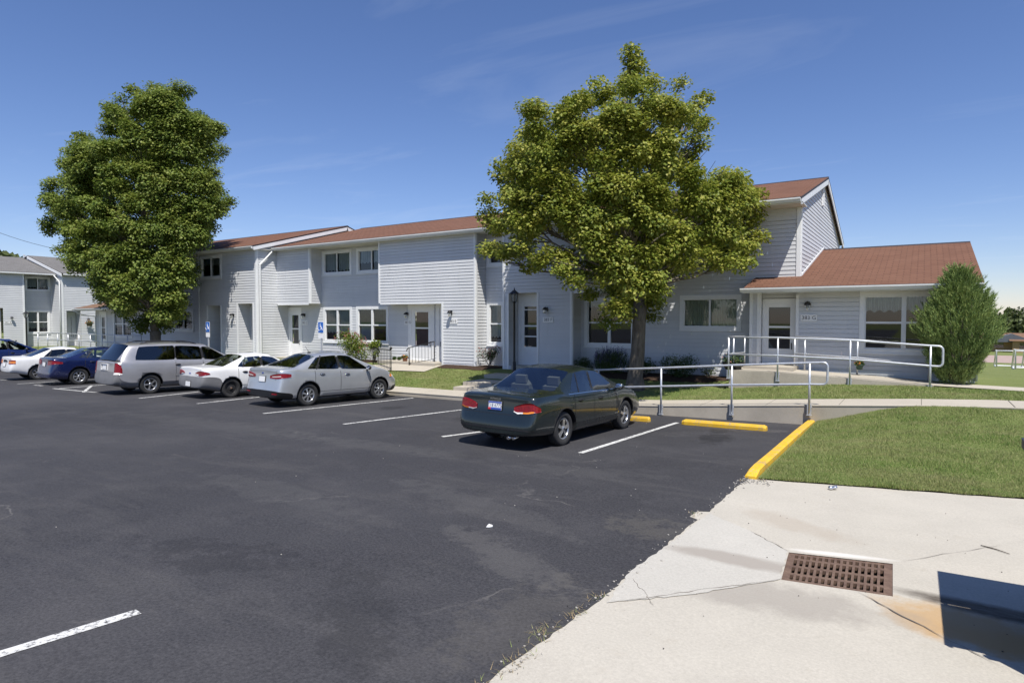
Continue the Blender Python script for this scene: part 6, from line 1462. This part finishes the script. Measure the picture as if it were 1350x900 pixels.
# dumpster just outside the right edge: its lid corner shows and it throws the shadow on the slab
def dumpster():
    zg = zplane(1.6, 5.4); x0, x1, y0, y1 = .83, 2.75, 4.70, 6.20; root = empty('trash_dumpster', ((x0+x1)/2, (y0+y1)/2, zg), 0, 'dark dumpster with ribbed black plastic lid, only its lid corner showing at the right edge', 'dumpster')
    mb = MB(); poly = [(x0, zg+.15), (x1, zg+.15), (x1, zg+1.33), (x0, zg+1.23)]; mb.prism([(x, y0, z) for x, z in poly], (0, y1-y0, 0)); 
    mb.box((x0-.02, y0-.03, zg+1.05), (x1+.03, y0, zg+1.13)); mb.box((x0-.02, y1, zg+1.05), (x1+.03, y1+.03, zg+1.13)); mb.build('bin', M['dump'], root, fixn=True)
    mb = MB()
    for ya in (y0-.15, y1): mb.box((x0+.18, ya+.01, zg+.62), (x0+.40, ya+.14, zg+.86)); 
    mb.build('lift_pocket', M['dump'], root)
    mb = MB(); a = Vector((x0-.17, 0, zg+1.26)); b = Vector((x1, 0, zg+1.38)); d = (b-a).normalized(); n = Vector((-d.z, 0, d.x))
    for q0, q1 in ((y0-.04, (y0+y1)/2-.01), ((y0+y1)/2+.01, y1+.045)):
        P = [Vector((a.x, q0, a.z)), Vector((b.x, q0, b.z)), Vector((b.x, q1, b.z)), Vector((a.x, q1, a.z))]; mb.prism([p for p in P], n*.022)
        mb.prism([Vector((a.x, q0, a.z-.05)), Vector((a.x+.02, q0, a.z-.05)), Vector((a.x+.02, q1, a.z-.05)), Vector((a.x, q1, a.z-.05))], (0, 0, .055))
        k = q0+.10
        while k < q1-.08:
            s, e = a+d*.10+n*.022, b-d*.1+n*.022; mb.prism([Vector((s.x, k, s.z)), Vector((e.x, k, e.z)), Vector((e.x, k+.05, e.z)), Vector((s.x, k+.05, s.z))], n*.025); k += .125
    mb.build('lid', M['lid'], root, fixn=True)
    mb = MB()
    for x in (x0+.2, x1-.2):
        for y in (y0+.2, y1-.2): mb.lathe([(0, -.03), (.075, -.03), (.075, .03), (0, .03)], Vector((x, y, zg+.075)), Vector((0, 1, 0)), 14)
    mb.build('caster', M['rubber'], root)
dumpster()
# far field: goals, track, houses, trees
def goal(label, px0, px1, Y, h):
    z = zterr(6, Y); a = atY(px0, 470, Y).x; b = atY(px1, 470, Y).x; root = empty('soccer_goal', (a, Y, z), 0, label, 'goal', 'white goals on the playing field'); mb = MB()
    for P in ([(a, Y, z), (a, Y, z+h), (b, Y, z+h), (b, Y, z)], [(a, Y, z+h), (a, Y+.8, z+h), (a, Y+2, z)], [(b, Y, z+h), (b, Y+.8, z+h), (b, Y+2, z)], [(a, Y, z), (a, Y+2, z), (b, Y+2, z), (b, Y, z)]): mb.tube(P, .06, 6)
    mb.build('frame', M['goal'], root)
goal('white goal frame at far right of the field, closer of the two', 1339, 1400, 56, 1.35); goal('white goal frame on the field just right of the juniper, further off', 1314, 1352, 68, 1.4)
mb = MB(); mb.quad((-200, 128, -7.12), (400, 128, -7.12), (400, 152, -7.06), (-200, 152, -7.06)); tag(mb.build('gravel_track', M['pink']), kind='structure')
def far_house(label, px, Y, W, D, h, rz=0):
    x = atY(px, 455, Y).x; z = -7.25; root = empty('far_house', (x, Y, z), 0, label, 'house', 'low brick houses beyond the field'); mb = MB(); mb.box((x-W/2, Y, z), (x+W/2, Y+D, z+h)); mb.build('wall', M['brick'], root)
    mb = MB(); e = .6; rh = h+1.5; mb.quad((x-W/2-e, Y-e, z+h-.1), (x+W/2+e, Y-e, z+h-.1), (x+W/2+e, Y+D/2, z+rh), (x-W/2-e, Y+D/2, z+rh)); mb.quad((x-W/2-e, Y+D/2, z+rh), (x+W/2+e, Y+D/2, z+rh), (x+W/2+e, Y+D+e, z+h-.1), (x-W/2-e, Y+D+e, z+h-.1)); mb.build('roof', M['roofb'], root)
    mb = MB(); g = W*.30; mb.prism([(x-g, Y-1.6, z+h-.3), (x+g, Y-1.6, z+h-.3), (x, Y-1.6, z+h+1.5)], (0, D*.5, 0)); mb.build('gable', simple('slate_gable', (.10, .11, .13), .8), root)
    mb = MB()
    for k in (-.36, -.14, .12, .34): mb.box((x+k*W-.8, Y-.06, z+.9), (x+k*W+.8, Y-.01, z+2.1))
    mb.build('window', M['pane'], root)
far_house('tan brick house with dark slate gable across the field, right of the juniper', 1333, 172, 15, 9, 2.5); far_house('second tan brick house at the right edge across the field', 1392, 170, 14, 9, 2.6); far_house('tan brick house across the field, hidden behind the juniper', 1258, 176, 14, 9, 2.5)
def far_tree(label, x, y, z, r, h, seed):
    rnd = random.Random(seed); root = empty('far_tree', (x, y, z), 0, label, 'tree', 'trees beyond the field'); lv = Leaves()
    lob = [(Vector((x+rnd.uniform(-.55, .55)*r, y+rnd.uniform(-.5, .5)*r, z+h*rnd.uniform(.35, .82))), r*rnd.uniform(.35, .55)) for _ in range(12)]
    for c, rr in lob:
        for _ in range(160):
            d = rvec(rnd); q = c+d*rr*rnd.uniform(.8, 1.1); lv.leaf(q, rvec(rnd), (d+rvec(rnd)*.5).normalized(), .9, .8)
    lv.build('crown', M['far_leaf'], root); mb = MB(); mb.tube([(x, y, z-.5), (x, y, z+h*.6)], [.4, .2], 8); mb.build('trunk', M['bark'], root)
rnd = random.Random(77)
labs = ['broad dark tree behind the tan brick house, highest at the right edge', 'dark round tree behind the houses, just right of the juniper', 'dark tree behind the houses at the far right, outside the junction of both roofs']
for i, (px, Y, r, h) in enumerate(((1340, 192, 6.5, 8.8), (1318, 198, 5, 6.6), (1364, 190, 7, 9.4))):
    x = atY(px, 455, Y).x; far_tree(labs[i], x, Y, -7.2, r, h, 50+i)
q = ray(-4, 330)*75; far_tree('dark tree top peeking over the grey roof at the far left edge', q.x, q.y, q.z-9.0, 3.2, 9.6, 60)
# far woods closing the horizon to the sides
lv = Leaves(); 
for i in range(5200):
    a = rnd.uniform(-1.35, 1.9); d = rnd.uniform(300, 360); x, y = math.sin(a)*d, math.cos(a)*d
    lv.leaf(Vector((x, y, -8+rnd.random()*(8+4*noise.noise(Vector((a*9, 0, 0)))))), rvec(rnd), rvec(rnd), 5, 4.5)
tag(lv.build('distant_woods', M['far_leaf']), 'low dark line of woods along the horizon', 'woods', kind='stuff')
# overhead cable
mb = MB(); A = ray(-60, 283)*60; B = ray(110, 335)*66; mb.tube([A.lerp(B, t)+Vector((0, 0, -.5*math.sin(math.pi*t))) for t in [i/12 for i in range(13)]], .022, 4)
mb2 = B+Vector((0, 0, -.0)); tag(mb.build('overhead_cable', M['wire']), 'thin overhead cable crossing the sky at the left edge', 'cable')
# ================================================================ LIGHT, SKY, CAMERA
sv = Vector((.70, -.69, 1.83)).normalized()
sun = bpy.data.lights.new('sun', 'SUN'); sun.energy = 4.5; sun.angle = R(.5); sun.color = (1, .955, .88); so = bpy.data.objects.new('sun', sun); COL.objects.link(so)
so.rotation_euler = sv.to_track_quat('Z', 'Y').to_euler(); so.location = (0, 0, 40)
wd = bpy.data.worlds.new('World'); SC.world = wd; wd.use_nodes = True; nt = wd.node_tree; bg = nt.nodes['Background']
sk = nt.nodes.new('ShaderNodeTexSky'); sk.sky_type = 'NISHITA'; sk.sun_disc = False; sk.sun_elevation = math.asin(sv.z); sk.sun_rotation = math.atan2(sv.x, sv.y)
sk.air_density = 1.0; sk.dust_density = .15; sk.ozone_density = 2.2; sk.altitude = 200
tc = nt.nodes.new('ShaderNodeTexCoord'); sp = nt.nodes.new('ShaderNodeSeparateXYZ'); nt.links.new(tc.outputs['Generated'], sp.inputs[0])
# thin cirrus on a flat sheet high overhead: direction / height
mx = nt.nodes.new('ShaderNodeMath'); mx.operation = 'MAXIMUM'; nt.links.new(sp.outputs['Z'], mx.inputs[0]); mx.inputs[1].default_value = .04
dv = nt.nodes.new('ShaderNodeVectorMath'); dv.operation = 'DIVIDE'; nt.links.new(tc.outputs['Generated'], dv.inputs[0])
cb = nt.nodes.new('ShaderNodeCombineXYZ'); [nt.links.new(mx.outputs[0], cb.inputs[i]) for i in range(3)]; nt.links.new(cb.outputs[0], dv.inputs[1])
mp = nt.nodes.new('ShaderNodeMapping'); mp.inputs['Scale'].default_value = (.55, 1.3, 1); mp.inputs['Rotation'].default_value = (0, 0, .5); mp.inputs['Location'].default_value = (3.4, 1.2, 0); nt.links.new(dv.outputs[0], mp.inputs['Vector'])
nz = nt.nodes.new('ShaderNodeTexNoise'); nz.inputs['Scale'].default_value = 1.1; nz.inputs['Detail'].default_value = 8; nz.inputs['Roughness'].default_value = .58; nz.inputs['Distortion'].default_value = .6; nt.links.new(mp.outputs[0], nz.inputs['Vector'])
rp = nt.nodes.new('ShaderNodeValToRGB'); rp.color_ramp.elements[0].position = .55; rp.color_ramp.elements[0].color = (0, 0, 0, 1); rp.color_ramp.elements[1].position = .82; rp.color_ramp.elements[1].color = (.11, .11, .11, 1); nt.links.new(nz.outputs['Fac'], rp.inputs['Fac'])
mi = nt.nodes.new('ShaderNodeMix'); mi.data_type = 'RGBA'; nt.links.new(rp.outputs['Color'], mi.inputs[0]); hs = nt.nodes.new('ShaderNodeMix'); hs.data_type = 'RGBA'; hs.blend_type = 'MULTIPLY'; hs.inputs[0].default_value = 1; nt.links.new(sk.outputs[0], hs.inputs[6]); hs.inputs[7].default_value = (.985, .965, 1.15, 1); nt.links.new(hs.outputs[2], mi.inputs[6]); mi.inputs[7].default_value = (8.5, 9, 9.8, 1)
hsv = nt.nodes.new('ShaderNodeHueSaturation'); hsv.inputs['Saturation'].default_value = 1.08; nt.links.new(mi.outputs[2], hsv.inputs['Color']); nt.links.new(hsv.outputs[0], bg.inputs['Color']); bg.inputs['Strength'].default_value = .082
cam = bpy.data.cameras.new('camera'); cam.sensor_width = 36; cam.lens = F_PX/1350*36; cam.clip_end = 5000; cam.clip_start = .1
cob = bpy.data.objects.new('camera', cam); COL.objects.link(cob); cob.location = (0, 0, 0); cob.rotation_euler = (math.pi/2+PIT, 0, CAMYAW); SC.camera = cob
SC.view_settings.view_transform = 'Standard'; SC.view_settings.look = 'None'; SC.view_settings.gamma = 1; SC.view_settings.exposure = .46
SC.render.engine = 'CYCLES'; SC.cycles.max_bounces = 8; SC.cycles.transparent_max_bounces = 12; SC.cycles.caustics_reflective = False; SC.cycles.caustics_refractive = False
